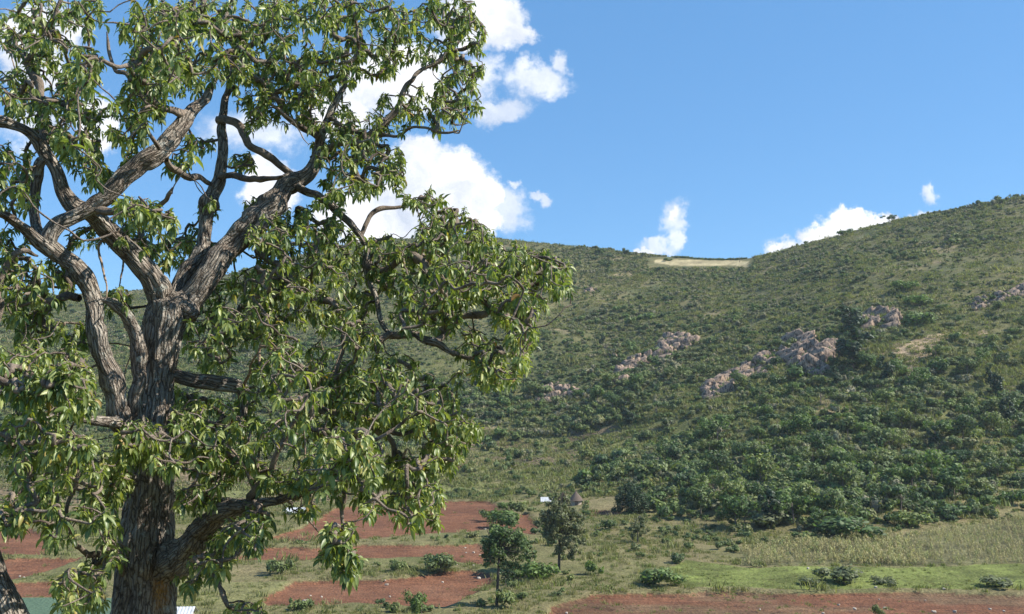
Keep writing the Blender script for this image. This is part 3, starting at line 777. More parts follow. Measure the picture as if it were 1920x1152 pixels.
# ------------------------------------------------------------------ trees and bushes one can tell apart
def tree_meshes(kind, i):
    """returns crown mesh, trunk mesh for a tree of unit height"""
    R_ = random.uniform
    if kind == 'round':
        bl = [(random.gauss(0, .2), random.gauss(0, .2), R_(.42, .78), R_(.16, .27)) for _ in range(8)]
        cm_ = crown_mesh('crown', M_tree, bl, 900, 0.062, 0.9)
        th, r0 = 0.62, 0.022
    elif kind == 'spreading':
        bl = [(random.gauss(0, .30), random.gauss(0, .30), R_(.52, .76), R_(.14, .22)) for _ in range(10)]
        cm_ = crown_mesh('crown', M_tree, bl, 900, 0.06, 0.7)
        th, r0 = 0.6, 0.026
    elif kind == 'tall':
        bl = [(random.gauss(0, .10), random.gauss(0, .10), .25 + .68 * j / 8, R_(.10, .18) * (1.15 - .5 * j / 8)) for j in range(9)]
        cm_ = crown_mesh('crown', M_dark, bl, 900, 0.055, 1.0)
        th, r0 = 0.7, 0.02
    elif kind == 'bush':
        bl = [(random.gauss(0, .34), random.gauss(0, .34), R_(.25, .6), R_(.25, .42)) for _ in range(7)]
        cm_ = crown_mesh('crown', M_tree, bl, 700, 0.11, 0.85)
        th, r0 = 0.4, 0.03
    else:
        bl = [(random.gauss(0, .34), random.gauss(0, .34), R_(.22, .55), R_(.22, .4)) for _ in range(6)]
        cm_ = crown_mesh('crown', M_grey, bl, 620, 0.11, 0.85)
        th, r0 = 0.4, 0.025
    lean = random.gauss(0, .03)
    ps = [tube_arrays([[0, 0, -.03], [lean, 0, th * .5], [lean * 1.5, .01, th]], [r0, r0 * .75, r0 * .4], 6)]
    for j in range(4):
        z0 = th * R_(.4, .8); an = R_(0, 6.28); e = R_(.12, .25)
        ps.append(tube_arrays([[lean * z0 / th, 0, z0], [math.cos(an) * e * .5, math.sin(an) * e * .5, z0 + .1], [math.cos(an) * e, math.sin(an) * e, z0 + .18]], [r0 * .5, r0 * .35, r0 * .2], 4))
    return cm_, mesh_from('trunk', ps, M_bark2)
PT = {}
for kd in ('round', 'spreading', 'tall', 'bush', 'grey'):
    PT[kd] = [tree_meshes(kd, i) for i in range(3)]
PLURAL = {'round': 'round', 'spreading': 'spreading', 'tall': 'tall dark', 'bush': 'bushy', 'grey': 'grey-green'}
def plant(kd, px_, py_, h, name, label, cat, group=None, var=None, wide=1.0):
    g = ground(px_, py_)
    cm_, tm_ = PT[kd][var if var is not None else random.randrange(3)]
    e = empty(name, (g.x, g.y, g.z - 0.1), label, cat, group, random.uniform(0, 6.28))
    e.scale = (h * wide, h * wide, h)
    link('crown', cm_, e); link('trunk', tm_, e)
    return e
placed = []
def region(x, y):
    if y < 560:
        if x < 1230: return 'on the upper slope left of the pale saddle field', 'upper slope left'
        return ('on the upper slope below the saddle', 'upper slope middle') if x < 1560 else ('on the dry upper slope at the right', 'upper slope right')
    if x < 1320:
        if y > 800: return 'low on the slope above the round hut', 'slope above the hut'
        return ('on the green slope below the left rock ribs', 'slope below the left rocks') if y > 700 else ('between the left rock ribs and the ridge', 'slope above the left rocks')
    if y < 700: return ('just left of the tall rock crag', 'left of the crag') if x < 1600 else (('beside the bare earth scar', 'beside the scar') if x < 1780 else ('on the slope right of the bare earth scar', 'right of the scar'))
    if y > 890:
        return ('at the foot of the hill left of the maize', 'foot left') if x < 1440 else (('just above the left half of the maize', 'foot middle') if x < 1680 else ('just above the right half of the maize', 'foot right'))
    row = 'upper' if y < 790 else 'lower'
    side = 'left' if x < 1500 else ('middle' if x < 1710 else 'right')
    return 'in the %s %s part of the hillside wood' % (row, side), '%s %s of the wood' % (row, side)
SHARED = {}
cnt = 0
tries = 0
while cnt < 235 and tries < 6000:
    tries += 1
    x = random.uniform(860, 1935); y = random.uniform(520, 1000)
    rr_ = np.interp(x, cols, ridge_row)
    if y < rr_ + 30: continue
    w_ = 0.15 + 0.85 * min(1, max(0, (y - 560) / 260))
    if x < 1300: w_ *= 0.45
    if random.random() > w_: continue
    if x < 1250 and y > 800: continue
    if y > np.interp(x, [1250, 1400, 1600, 1920], [960, 1005, 995, 950]): continue
    if any(abs(x - a_) < 15 and abs(y - b_) < 10 for a_, b_ in placed): continue
    g = ground(x, y)
    XX, YY = np.array([g.x]), np.array([g.y])
    if inside(WBARE, XX, YY)[0] or inside(WMAIZE, XX, YY)[0]: continue
    placed.append((x, y))
    kd = random.choices(['round', 'spreading', 'bush', 'grey', 'tall'], [4, 2.2, 5, 1.6, .8])[0]
    H = {'round': (4.5, 8.5), 'spreading': (4.5, 7.5), 'tall': (5, 9), 'bush': (2.6, 4.8), 'grey': (2.2, 4.0)}[kd]
    h = 1.25 * random.uniform(*H) * (0.62 + 0.38 * min(1, max(0, (y - 560) / 250)))
    where, gl = region(x, y)
    nm, lb, ct = {'round': ('hill_tree', 'round-crowned tree ', 'tree'), 'spreading': ('hill_tree', 'wide spreading tree ', 'tree'),
              'tall': ('evergreen_tree', 'narrow dark evergreen tree ', 'tree'), 'bush': ('hill_bush', 'leafy mid-green bush ', 'bush'), 'grey': ('hill_bush', 'pale grey-green bush ', 'bush')}[kd]
    szw = 'small ' if h < 1.25 * H[0] + 1.25 * (H[1] - H[0]) * .3 else ('large ' if h > 1.25 * H[0] + 1.25 * (H[1] - H[0]) * .62 else 'middle-sized ')
    last_ = plant(kd, x, y, h, nm, szw + lb + where, ct, PLURAL[kd] + (' trees, ' if ct == 'tree' else ' bushes, ') + gl)
    SHARED.setdefault(szw + lb + where, []).append((x, bpy.context.scene.collection.objects[-3] if False else last_))
    cnt += 1
ORD = ['first', 'second', 'third', 'fourth', 'fifth', 'sixth', 'seventh', 'eighth', 'ninth', 'tenth']
for lb_, lst in SHARED.items():
    if 1 < len(lst) <= 10 and len(lb_.split()) <= 13:
        for i_, (x_, o_) in enumerate(sorted(lst, key=lambda t_: t_[0])): o_['label'] = lb_ + ', ' + ORD[i_] + ' from left'
for i in range(26):
    x = 1262 + i * 5.4 + random.uniform(-2, 2)
    yr = 470
    while hit(x, yr) is None: yr += 0.5
    g = hit(x, yr + .3) or hit(x, yr + 1)
    cm_, tm_ = PT['bush'][i % 3]
    e = empty('crest_bush', (g.x, g.y + 2, g.z - .3), 'low dark bush in the hedge along the top of the pale saddle field', 'bush', 'hedge on the saddle', random.uniform(0, 6))
    e.scale = (3.4, 3.0, 2.6); link('crown', cm_, e)
# the ones that stand out
for (kd, x, y, h, nm, lb, ct, wd) in [
    ('tall', 1600, 690, 17, 'evergreen_tree', 'big dark blue-green tree rising in front of the right-hand crag', 'tree', 1.5),
    ('tall', 1590, 625, 13, 'evergreen_tree', 'dark tree standing at the top of the tall crag', 'tree', 1.6),
    ('round', 1625, 700, 9, 'hill_tree', 'dark rounded tree at the right foot of the big blue-green tree', 'tree', 1.1),
    ('tall', 1665, 720, 12, 'evergreen_tree', 'dark upright tree left of the loose white boulders', 'tree', 1.2),
    ('bush', 1720, 612, 8, 'hill_bush', 'large bright yellow-green bush right of the sunlit rock face', 'bush', 1.3),
    ('bush', 1690, 545, 6, 'hill_bush', 'very dark wide bush on the upper slope above the bright bush', 'bush', 1.5),
    ('bush', 1722, 572, 6, 'hill_bush', 'very dark bush directly behind the large bright bush', 'bush', 1.3),
    ('spreading', 1668, 412, 6, 'ridge_tree', 'dark flat-topped tree on the skyline beside the right-hand cloud', 'tree', 1.2),
    ('bush', 1585, 437, 5, 'ridge_bush', 'low rounded bush on the skyline in front of the right-hand cloud', 'bush', 1.6),
    ('spreading', 1880, 384, 5, 'ridge_tree', 'small dark tree on the skyline near the right edge of the photo', 'tree', .8),
    ('bush', 1252, 490, 3, 'ridge_bush', 'small dark bush on the skyline at the left end of the pale field', 'bush', 1.5),
    ('bush', 1158, 474, 2.2, 'ridge_bush', 'tiny dark bush on the skyline left of the small cloud', 'bush', 1),
    ('bush', 1133, 500, 6, 'hill_bush', 'dark bush on the upper slope between the big tree crown and the pale field', 'bush', 1.2),
    ('bush', 1225, 1100, 3.6, 'thorn_bush', 'grey-green thorny bush at the left end of the bright grass strip', 'bush', 1.5),
    ('grey', 1580, 1096, 3.4, 'thorn_bush', 'wide grey-brown thorny bush in the middle of the bright grass strip', 'bush', 1.7),
    ('grey', 1520, 1095, 1.5, 'thorn_bush', 'low spreading bush at the left side of the wide thorny bush', 'bush', 2.0),
    ('grey', 1650, 1095, 1.5, 'thorn_bush', 'low spreading bush at the right side of the wide thorny bush', 'bush', 2.0),
    ('grey', 1880, 1100, 2.2, 'thorn_bush', 'low grey-green bush on the grass strip at the right edge of the photo', 'bush', 2.2),
    ('bush', 825, 1070, 4.2, 'field_bush', 'dome-shaped bush casting a dark shadow between the second and third red fields', 'bush', 1.1),
    ('bush', 742, 1072, 2.8, 'field_bush', 'small dark bush left of the dome-shaped bush on the terrace bank', 'bush', .8),
    ('bush', 523, 1078, 3.6, 'field_bush', 'small green shrub on the grass at the left end of the terrace bank', 'bush', .9),
    ('bush', 918, 972, 3.0, 'field_bush', 'bush at the right corner of the top red field', 'bush', 1.3),
    ('bush', 1000, 1085, 4.0, 'field_bush', 'dark shaded bush between the two mid-distance trees', 'bush', 1.2),
    ('round', 790, 1165, 4.6, 'sapling', 'narrow bushy sapling below the third red field at the bottom edge', 'sapling', .7),
    ('bush', 960, 985, 4.5, 'field_bush', 'fresh green bush above the umbrella-crowned tree', 'bush', 1.5),
    ('bush', 1275, 1058, 2.6, 'field_bush', 'small dark green bush beside the left end of the maize', 'bush', 1),
    ('bush', 1560, 1010, 6.0, 'hill_bush', 'broad shadowy thicket bush right above the left half of the maize', 'bush', 1.8),
    ('bush', 1700, 985, 4.6, 'hill_bush', 'green bush at the bare corner above the middle of the maize', 'bush', 1.3),
    ('bush', 1790, 975, 4.5, 'hill_bush', 'dark bush bordering the upper edge of the maize on the right', 'bush', 1.5),
    ('round', 1780, 938, 8, 'hill_tree', 'very dark round tree above the right half of the maize', 'tree', 1.1),
    ('grey', 1430, 985, 5, 'hill_bush', 'brownish leafless-looking thicket above the left end of the maize', 'bush', 1.8),
    ('round', 1645, 1160, 2.2, 'sapling', 'tiny dark sapling in the long red field at the bottom edge', 'sapling', .8),
    ]:
    plant(kd, x, y, h, nm, lb, ct, None, None, wd)

def special_tree(name, px_, base, label, blobs, mat, n, size, trunk, flat=0.85, cat='tree', droop=0.2, bark=None):
    """blobs and trunk given as metres right / up from the base of the tree"""
    g = ground(px_, base)
    e = empty(name, (g.x, g.y, g.z - 0.05), label, cat)
    bl = []
    for (x, z, r) in blobs:
        y_ = random.uniform(-.5, .5) * r * 1.8
        bl.append((x, y_, z, r * .72))
        for _ in range(5):
            an = random.uniform(0, 6.28); q_ = random.uniform(.6, 1.15) * r
            bl.append((x + math.cos(an) * q_, y_ + random.uniform(-.8, .8) * r, z + math.sin(an) * q_ * .9, r * random.uniform(.22, .45)))
    link('crown', crown_mesh('crown', mat, bl, n, size, flat, droop), e)
    ps = []
    for (pts, r0, r1) in trunk:
        P3 = [(p[0], p[2] if len(p) > 2 else 0, p[1]) for p in pts]
        ps.append(tube_arrays(P3, np.linspace(r0, r1, len(P3)), 8))
    top_ = np.array([(p[0], p[2] if len(p) > 2 else 0, p[1]) for p in trunk[0][0]])
    for b_ in bl[::2]:
        a0 = top_[random.randrange(max(1, len(top_) // 2), len(top_))] if b_[2] > top_[len(top_) // 2][2] else top_[len(top_) // 2]
        mid_ = (a0 + np.array(b_[:3])) / 2 + rng.normal(size=3) * .3
        ps.append(tube_arrays([a0, mid_, np.array(b_[:3])], [.07, .05, .02], 6))
    link('trunk', mesh_from('trunk', ps, bark or M_bark2), e)
    return e, g
# px -> metres at the umbrella-crowned tree
g_ = ground(931, 1137); s_ = g_.y / F
print('umbrella tree at', g_, 's', s_)
def mm(pts, bx, by, s_): return [((x - bx) * s_, (by - y) * s_, r * s_) for x, y, r in pts]
special_tree('umbrella_tree', 931, 1137, 'tree with thin dark bare trunk and rounded crown in front of the red fields',
   mm([(928,1018,24),(955,1012,26),(914,1036,18),(945,1004,18),(976,1024,20),(988,1042,14),(958,1040,22),(914,1054,12),(966,1064,14),(935,1040,16),(945,1058,10)], 931, 1137, s_), M_tree, 5200, .27,
   [([(0, 0), (.2, 4), (.5, 9), (.8, 14.5 * s_ / .085 * .6)], .24, .14), ([(.5, 8), (-.8, 10, .5), (-1.6, 12)], .1, .05), ([(.5, 8.5), (2, 11, -.4), (3.2, 12.2)], .1, .05)], bark=M_bark_d)
special_tree('dark_shrub', 948, 1100, 'small dark shrub beside the bare trunk of the umbrella-crowned tree', [(0, 1.2, 1.4), (.6, 2.6, 1.2), (-.3, 3.4, .9)], M_dark, 500, .26, [([(0, 0), (0, 2)], .08, .04)], cat='shrub')
g_ = ground(1048, 1073); s_ = g_.y / F
special_tree('tall_field_tree', 1048, 1073, 'taller grey-green tree with a loose two-tier crown behind the umbrella-crowned tree',
   mm([(1058,945,18),(1045,960,18),(1072,965,16),(1035,985,24),(1062,990,26),(1080,1000,16),(1030,1005,18),(1060,1015,16),(1050,1030,14),(1075,1032,12),(1040,950,12),(1025,975,18),(1048,972,22),(1088,985,12),(1068,1045,9),(1095,1015,8)], 1048, 1073, s_), M_grey, 6500, .32,
   [([(0, 0), (.1, 5), (.4, 10), (.8, 15)], .28, .12), ([(.3, 7), (2, 10), (3.2, 12)], .12, .05), ([(.3, 8), (-1.6, 11), (-2.2, 13)], .12, .05)], bark=M_bark_d)
g_ = ground(1186, 962); s_ = g_.y / F
special_tree('cone_tree', 1186, 962, 'dark dome-shaped tree with a pointed top standing alone at the foot of the slope',
   mm([(1185,912,11),(1185,924,19),(1174,936,22),(1198,936,20),(1164,948,17),(1208,946,16),(1187,946,24)], 1186, 962, s_), M_dark, 8000, .3,
   [([(0, 0), (0, 4)], .3, .2)], flat=1.0, bark=M_bark_d)
g_ = ground(1196, 1018); s_ = g_.y / F
special_tree('pale_bush_tree', 1196, 1018, 'pale straggly small tree just below the dark dome-shaped tree',
   mm([(1190,985,14),(1202,995,12),(1188,1003,10),(1205,975,8)], 1196, 1018, s_), M_grey, 800, .3, [([(0, 0), (0, 3), (.5, 6)], .15, .06)])

# ------------------------------------------------------------------ hut, tin roofs, post
M_thatch = plain_mat('old_thatch', (0.15, 0.11, 0.085), (0.10, 0.08, 0.065), 5)
M_mud = plain_mat('whitewashed_mud', (0.42, 0.36, 0.29), (0.28, 0.22, 0.17), 2)
M_tin = plain_mat('pale_tin_sheet', (0.56, 0.57, 0.58), (0.40, 0.41, 0.42), 1.5, 0.45, 0.1)
M_pole = plain_mat('weathered_wood', (0.12, 0.09, 0.07), (0.2, 0.16, 0.13), 6)
def prim_mesh(name, vs, fs, mat):
    me = bpy.data.meshes.new(name); me.from_pydata([tuple(v_) for v_ in vs], [], fs); me.materials.append(mat); me.update(); return me
def hut():
    g = ground(1080, 947)
    e = empty('thatched_hut', (g.x, g.y, g.z), 'small round hut with brown thatched cone roof and pale wall beyond the tall field tree', 'hut')
    n = 24; R_ = 2.3; H = 2.1
    vs, fs = [], []
    for r_, z in ((R_, -.4), (R_, H)):
        vs += [(r_ * math.cos(6.2832 * i / n), r_ * math.sin(6.2832 * i / n), z) for i in range(n)]
    for i in range(n):
        if i in (17, 18): continue
        fs.append([i, (i + 1) % n, n + (i + 1) % n, n + i])
    link('wall', prim_mesh('wall', vs, fs, M_mud), e)
    d_ = [(R_ * .97 * math.cos(6.2832 * i / n), R_ * .97 * math.sin(6.2832 * i / n), z) for i in (17, 18, 19) for z in (-.3, H)]
    link('door', prim_mesh('door', d_, [[0, 2, 3, 1], [2, 4, 5, 3]], M_pole), e)
    vs, fs = [], []
    prof = [(3.1, 1.75), (2.9, 1.95), (2.1, 3.0), (1.2, 4.1), (.45, 5.0), (.12, 5.6), (.02, 5.75)]
    for (r_, z) in prof: vs += [(r_ * math.cos(6.2832 * i / n) * (1 + .04 * random.uniform(-1, 1)), r_ * math.sin(6.2832 * i / n), z + random.uniform(-.06, .06)) for i in range(n)]
    for j in range(len(prof) - 1):
        for i in range(n): fs.append([j * n + i, j * n + (i + 1) % n, (j + 1) * n + (i + 1) % n, (j + 1) * n + i])
    link('roof', prim_mesh('roof', vs, fs, M_thatch), e); e.scale = (.72, .72, .72)
hut_ = hut()
def tin_house(px_, py_, w, d, h, label, rz=0.0, up_=0.0):
    g = ground(px_, py_) if py_ < 1150 else None
    if g is None:
        a_, t_ = ray(px_, py_); Yh = 143.0; g = Vector((a_ * Yh, Yh, float(terrain(np.array([a_ * Yh]), np.array([Yh]))[0])))
    e = empty('tin_roofed_house', (g.x, g.y, g.z + up_), label, 'house', None, rz)
    hw, hd = w / 2, d / 2
    vs = [(-hw, -hd, -1), (hw, -hd, -1), (hw, hd, -1), (-hw, hd, -1), (-hw, -hd, h), (hw, -hd, h), (hw, hd, h), (-hw, hd, h), (-hw, 0, h + .9), (hw, 0, h + .9)]
    link('wall', prim_mesh('wall', vs, [[0, 1, 5, 4], [1, 2, 6, 9, 5], [2, 3, 7, 6], [3, 0, 4, 8, 7]], M_mud), e)
    link('door', prim_mesh('door', [(-.5, -hd - .04, -.4), (.5, -hd - .04, -.4), (.5, -hd - .04, h - .5), (-.5, -hd - .04, h - .5), (-.5, -hd + .1, -.4), (.5, -hd + .1, -.4), (.5, -hd + .1, h - .5), (-.5, -hd + .1, h - .5)],
                            [[0, 1, 2, 3], [0, 4, 5, 1], [1, 5, 6, 2], [2, 6, 7, 3], [3, 7, 4, 0]], M_pole), e)
    vs, fs = [], []; ov = .5; n = int(w / .18)
    for sgn in (-1, 1):
        o0 = len(vs)
        for i in range(n + 1):
            x = -hw - ov + (w + 2 * ov) * i / n; cz = .03 * (1 if i % 2 else -1)
            vs += [(x, 0, h + 1.0 + cz), (x, sgn * (hd + ov), h + 1.0 - (.9 + ov * .9 / hd) + cz)]
        for i in range(n): fs.append([o0 + 2 * i, o0 + 2 * i + 1, o0 + 2 * i + 3, o0 + 2 * i + 2])
    ro = link('roof', prim_mesh('roof', vs, fs, M_tin), e)
    so_ = ro.modifiers.new('sheet', 'SOLIDIFY'); so_.thickness = 0.02
tin_house(556, 964, 4.6, 3, .7, 'low pale tin-roofed shed above the left end of the top red field')
tin_house(1029, 941, 4.0, 2.5, .35, 'low shed with thin white tin roof between the tall field tree and the slope')
tin_house(334, 1165, 3.6, 4, 2.0, 'tin-roofed house at the bottom edge right of the big trunk', 0.1)
def post():
    g = ground(1387, 492)
    e = empty('wooden_post', g, 'thin dark dead stump with a side branch on the saddle skyline', 'post')
    link('shaft', mesh_from('shaft', [tube_arrays([[0, 0, -.3], [.1, 0, 2], [-.2, 0, 4.2]], [.28, .2, .12], 6)], M_pole), e)
    link('branch', mesh_from('branch', [tube_arrays([[0, 0, 1.8], [.5, 0, 2.2], [.9, 0, 1.2]], [.14, .1, .06], 6)], M_pole), e)
post()
# ------------------------------------------------------------------ the big tree in front
D0 = 12.0
m, nt = nmat('furrowed_bark'); k = N(nt)
bk = k.n('ShaderNodeAttribute', attribute_name='bk').outputs['Vector']
och = k.n('ShaderNodeAttribute', attribute_name='ochre').outputs['Fac']
pos = k.n('ShaderNodeTexCoord').outputs['Object']
sv = k.vmath('MULTIPLY', bk, (1, 1, 0.15))
wv = k.vmath('ADD', sv, k.vmath('SCALE', k.noise(bk, 9, 3, 0.6, out=1)))
nt.nodes[-1 if False else wv.node.inputs[1].links[0].from_node.name].inputs[3].default_value = 0.035
vo = k.n('ShaderNodeTexVoronoi', {'Vector': wv, 'Scale': 26.0}, feature='DISTANCE_TO_EDGE').outputs['Distance']
vo2 = k.n('ShaderNodeTexVoronoi', {'Vector': wv, 'Scale': 60.0}, feature='DISTANCE_TO_EDGE').outputs['Distance']
nA = k.noise(pos, 3.0, 5, 0.65); nB = k.noise(bk, 40, 4, 0.7); nC = k.noise(pos, 7.0, 4, 0.6)
c1 = k.mix(k.maprange(nA, 0.36, 0.64), (0.22, 0.17, 0.135), (0.47, 0.42, 0.355))
c1 = k.mix(k.maprange(nB, 0.45, 0.75), c1, (0.42, 0.37, 0.31))
c1 = k.mix(k.maprange(vo, 0.0, 0.16, 0.85, 0.0), c1, (0.045, 0.030, 0.022))
c1 = k.mix(k.maprange(nC, 0.60, 0.66, 0, 0.75), c1, (0.46, 0.47, 0.42))
c1 = k.mix(k.math('MULTIPLY', och, k.maprange(nB, 0.3, 0.6)), c1, (0.42, 0.20, 0.035))
hgt = k.math('ADD', k.math('MULTIPLY', k.maprange(vo, 0, 0.3), 1.0), k.math('ADD', k.math('MULTIPLY', k.maprange(vo2, 0, 0.3), 0.35), k.math('MULTIPLY', nB, 0.5)))
bmp = k.n('ShaderNodeBump', {'Strength': 1.0, 'Distance': 0.03, 'Height': hgt})
bs = k.n('ShaderNodeBsdfPrincipled', {'Base Color': c1, 'Roughness': 0.9, 'Specular IOR Level': 0.2, 'Normal': bmp.outputs[0]})
k.n('ShaderNodeOutputMaterial', {0: bs.outputs[0]})
M_bark = m
m, nt = nmat('twig_bark'); k = N(nt)
bk = k.n('ShaderNodeAttribute', attribute_name='bk').outputs['Vector']
pos = k.n('ShaderNodeTexCoord').outputs['Object']
n1_ = k.noise(pos, 6, 4, 0.6); n2_ = k.noise(bk, 60, 3, 0.6)
c1 = k.mix(k.maprange(n1_, 0.35, 0.65), (0.075, 0.055, 0.043), (0.25, 0.20, 0.16))
c1 = k.mix(k.maprange(n2_, 0.5, 0.7, 0, 0.6), c1, (0.36, 0.30, 0.24))
bmp = k.n('ShaderNodeBump', {'Strength': 0.9, 'Distance': 0.02, 'Height': n2_})
bs = k.n('ShaderNodeBsdfPrincipled', {'Base Color': c1, 'Roughness': 0.85, 'Specular IOR Level': 0.2, 'Normal': bmp.outputs[0]})
k.n('ShaderNodeOutputMaterial', {0: bs.outputs[0]})
M_twig = m
M_deadwood = plain_mat('bleached_dead_wood', (0.42, 0.31, 0.22), (0.22, 0.16, 0.115), 14, 0.9, 0.6)
# broad glossy leaves
m, nt = nmat('glossy_broad_leaves'); k = N(nt)
lv = k.n('ShaderNodeAttribute', attribute_name='lv').outputs['Fac']
lm = k.n('ShaderNodeAttribute', attribute_name='mid').outputs['Fac']
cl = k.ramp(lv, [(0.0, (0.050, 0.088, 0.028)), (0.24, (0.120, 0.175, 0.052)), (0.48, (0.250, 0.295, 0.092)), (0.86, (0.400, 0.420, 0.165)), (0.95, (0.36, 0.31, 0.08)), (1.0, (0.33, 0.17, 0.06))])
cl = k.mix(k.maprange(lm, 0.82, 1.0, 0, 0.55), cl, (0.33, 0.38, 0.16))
bs = k.n('ShaderNodeBsdfPrincipled', {'Base Color': cl, 'Roughness': 0.42, 'Specular IOR Level': 0.5})
tr = k.n('ShaderNodeBsdfTranslucent', {'Color': k.mix(1.0, cl, (1.6, 1.7, 0.55), 'MULTIPLY')})
ms = k.n('ShaderNodeMixShader', {0: 0.33, 1: bs.outputs[0], 2: tr.outputs[0]})
k.n('ShaderNodeOutputMaterial', {0: ms.outputs[0]})
M_leaf = m

def TP(x, y, dz=0.0):
    return np.array(P(x, y, D0 + dz))
def catmull(pts, rad, step=0.05, gn=0.0, seed=0):
    pts = [np.array(p) for p in pts]; pp = [2 * pts[0] - pts[1]] + pts + [2 * pts[-1] - pts[-2]]
    out, ro = [], []
    for i in range(1, len(pp) - 2):
        L_ = np.linalg.norm(pp[i + 1] - pp[i]); n = max(2, int(L_ / step))
        for j in range(n):
            t = j / n
            out.append(0.5 * (2 * pp[i] + (pp[i + 1] - pp[i - 1]) * t + (2 * pp[i - 1] - 5 * pp[i] + 4 * pp[i + 1] - pp[i + 2]) * t * t + (3 * pp[i] - pp[i - 1] - 3 * pp[i + 1] + pp[i + 2]) * t ** 3))
            ro.append(rad[i - 1] * (1 - t) + rad[i] * t)
    out.append(pts[-1]); ro.append(rad[-1])
    out = np.array(out); ro = np.array(ro)
    if gn > 0:
        s = np.arange(len(out)) * step
        off = np.stack([fbm(s, s * 0 + seed * 3.1 + 9 * q_, 0.45, 3, seed + q_ * 5) for q_ in range(3)], 1)
        fade = np.minimum(1, np.minimum(s, s[-1] - s) / 0.3)[:, None]
        out = out + off * gn * fade
    return out, ro
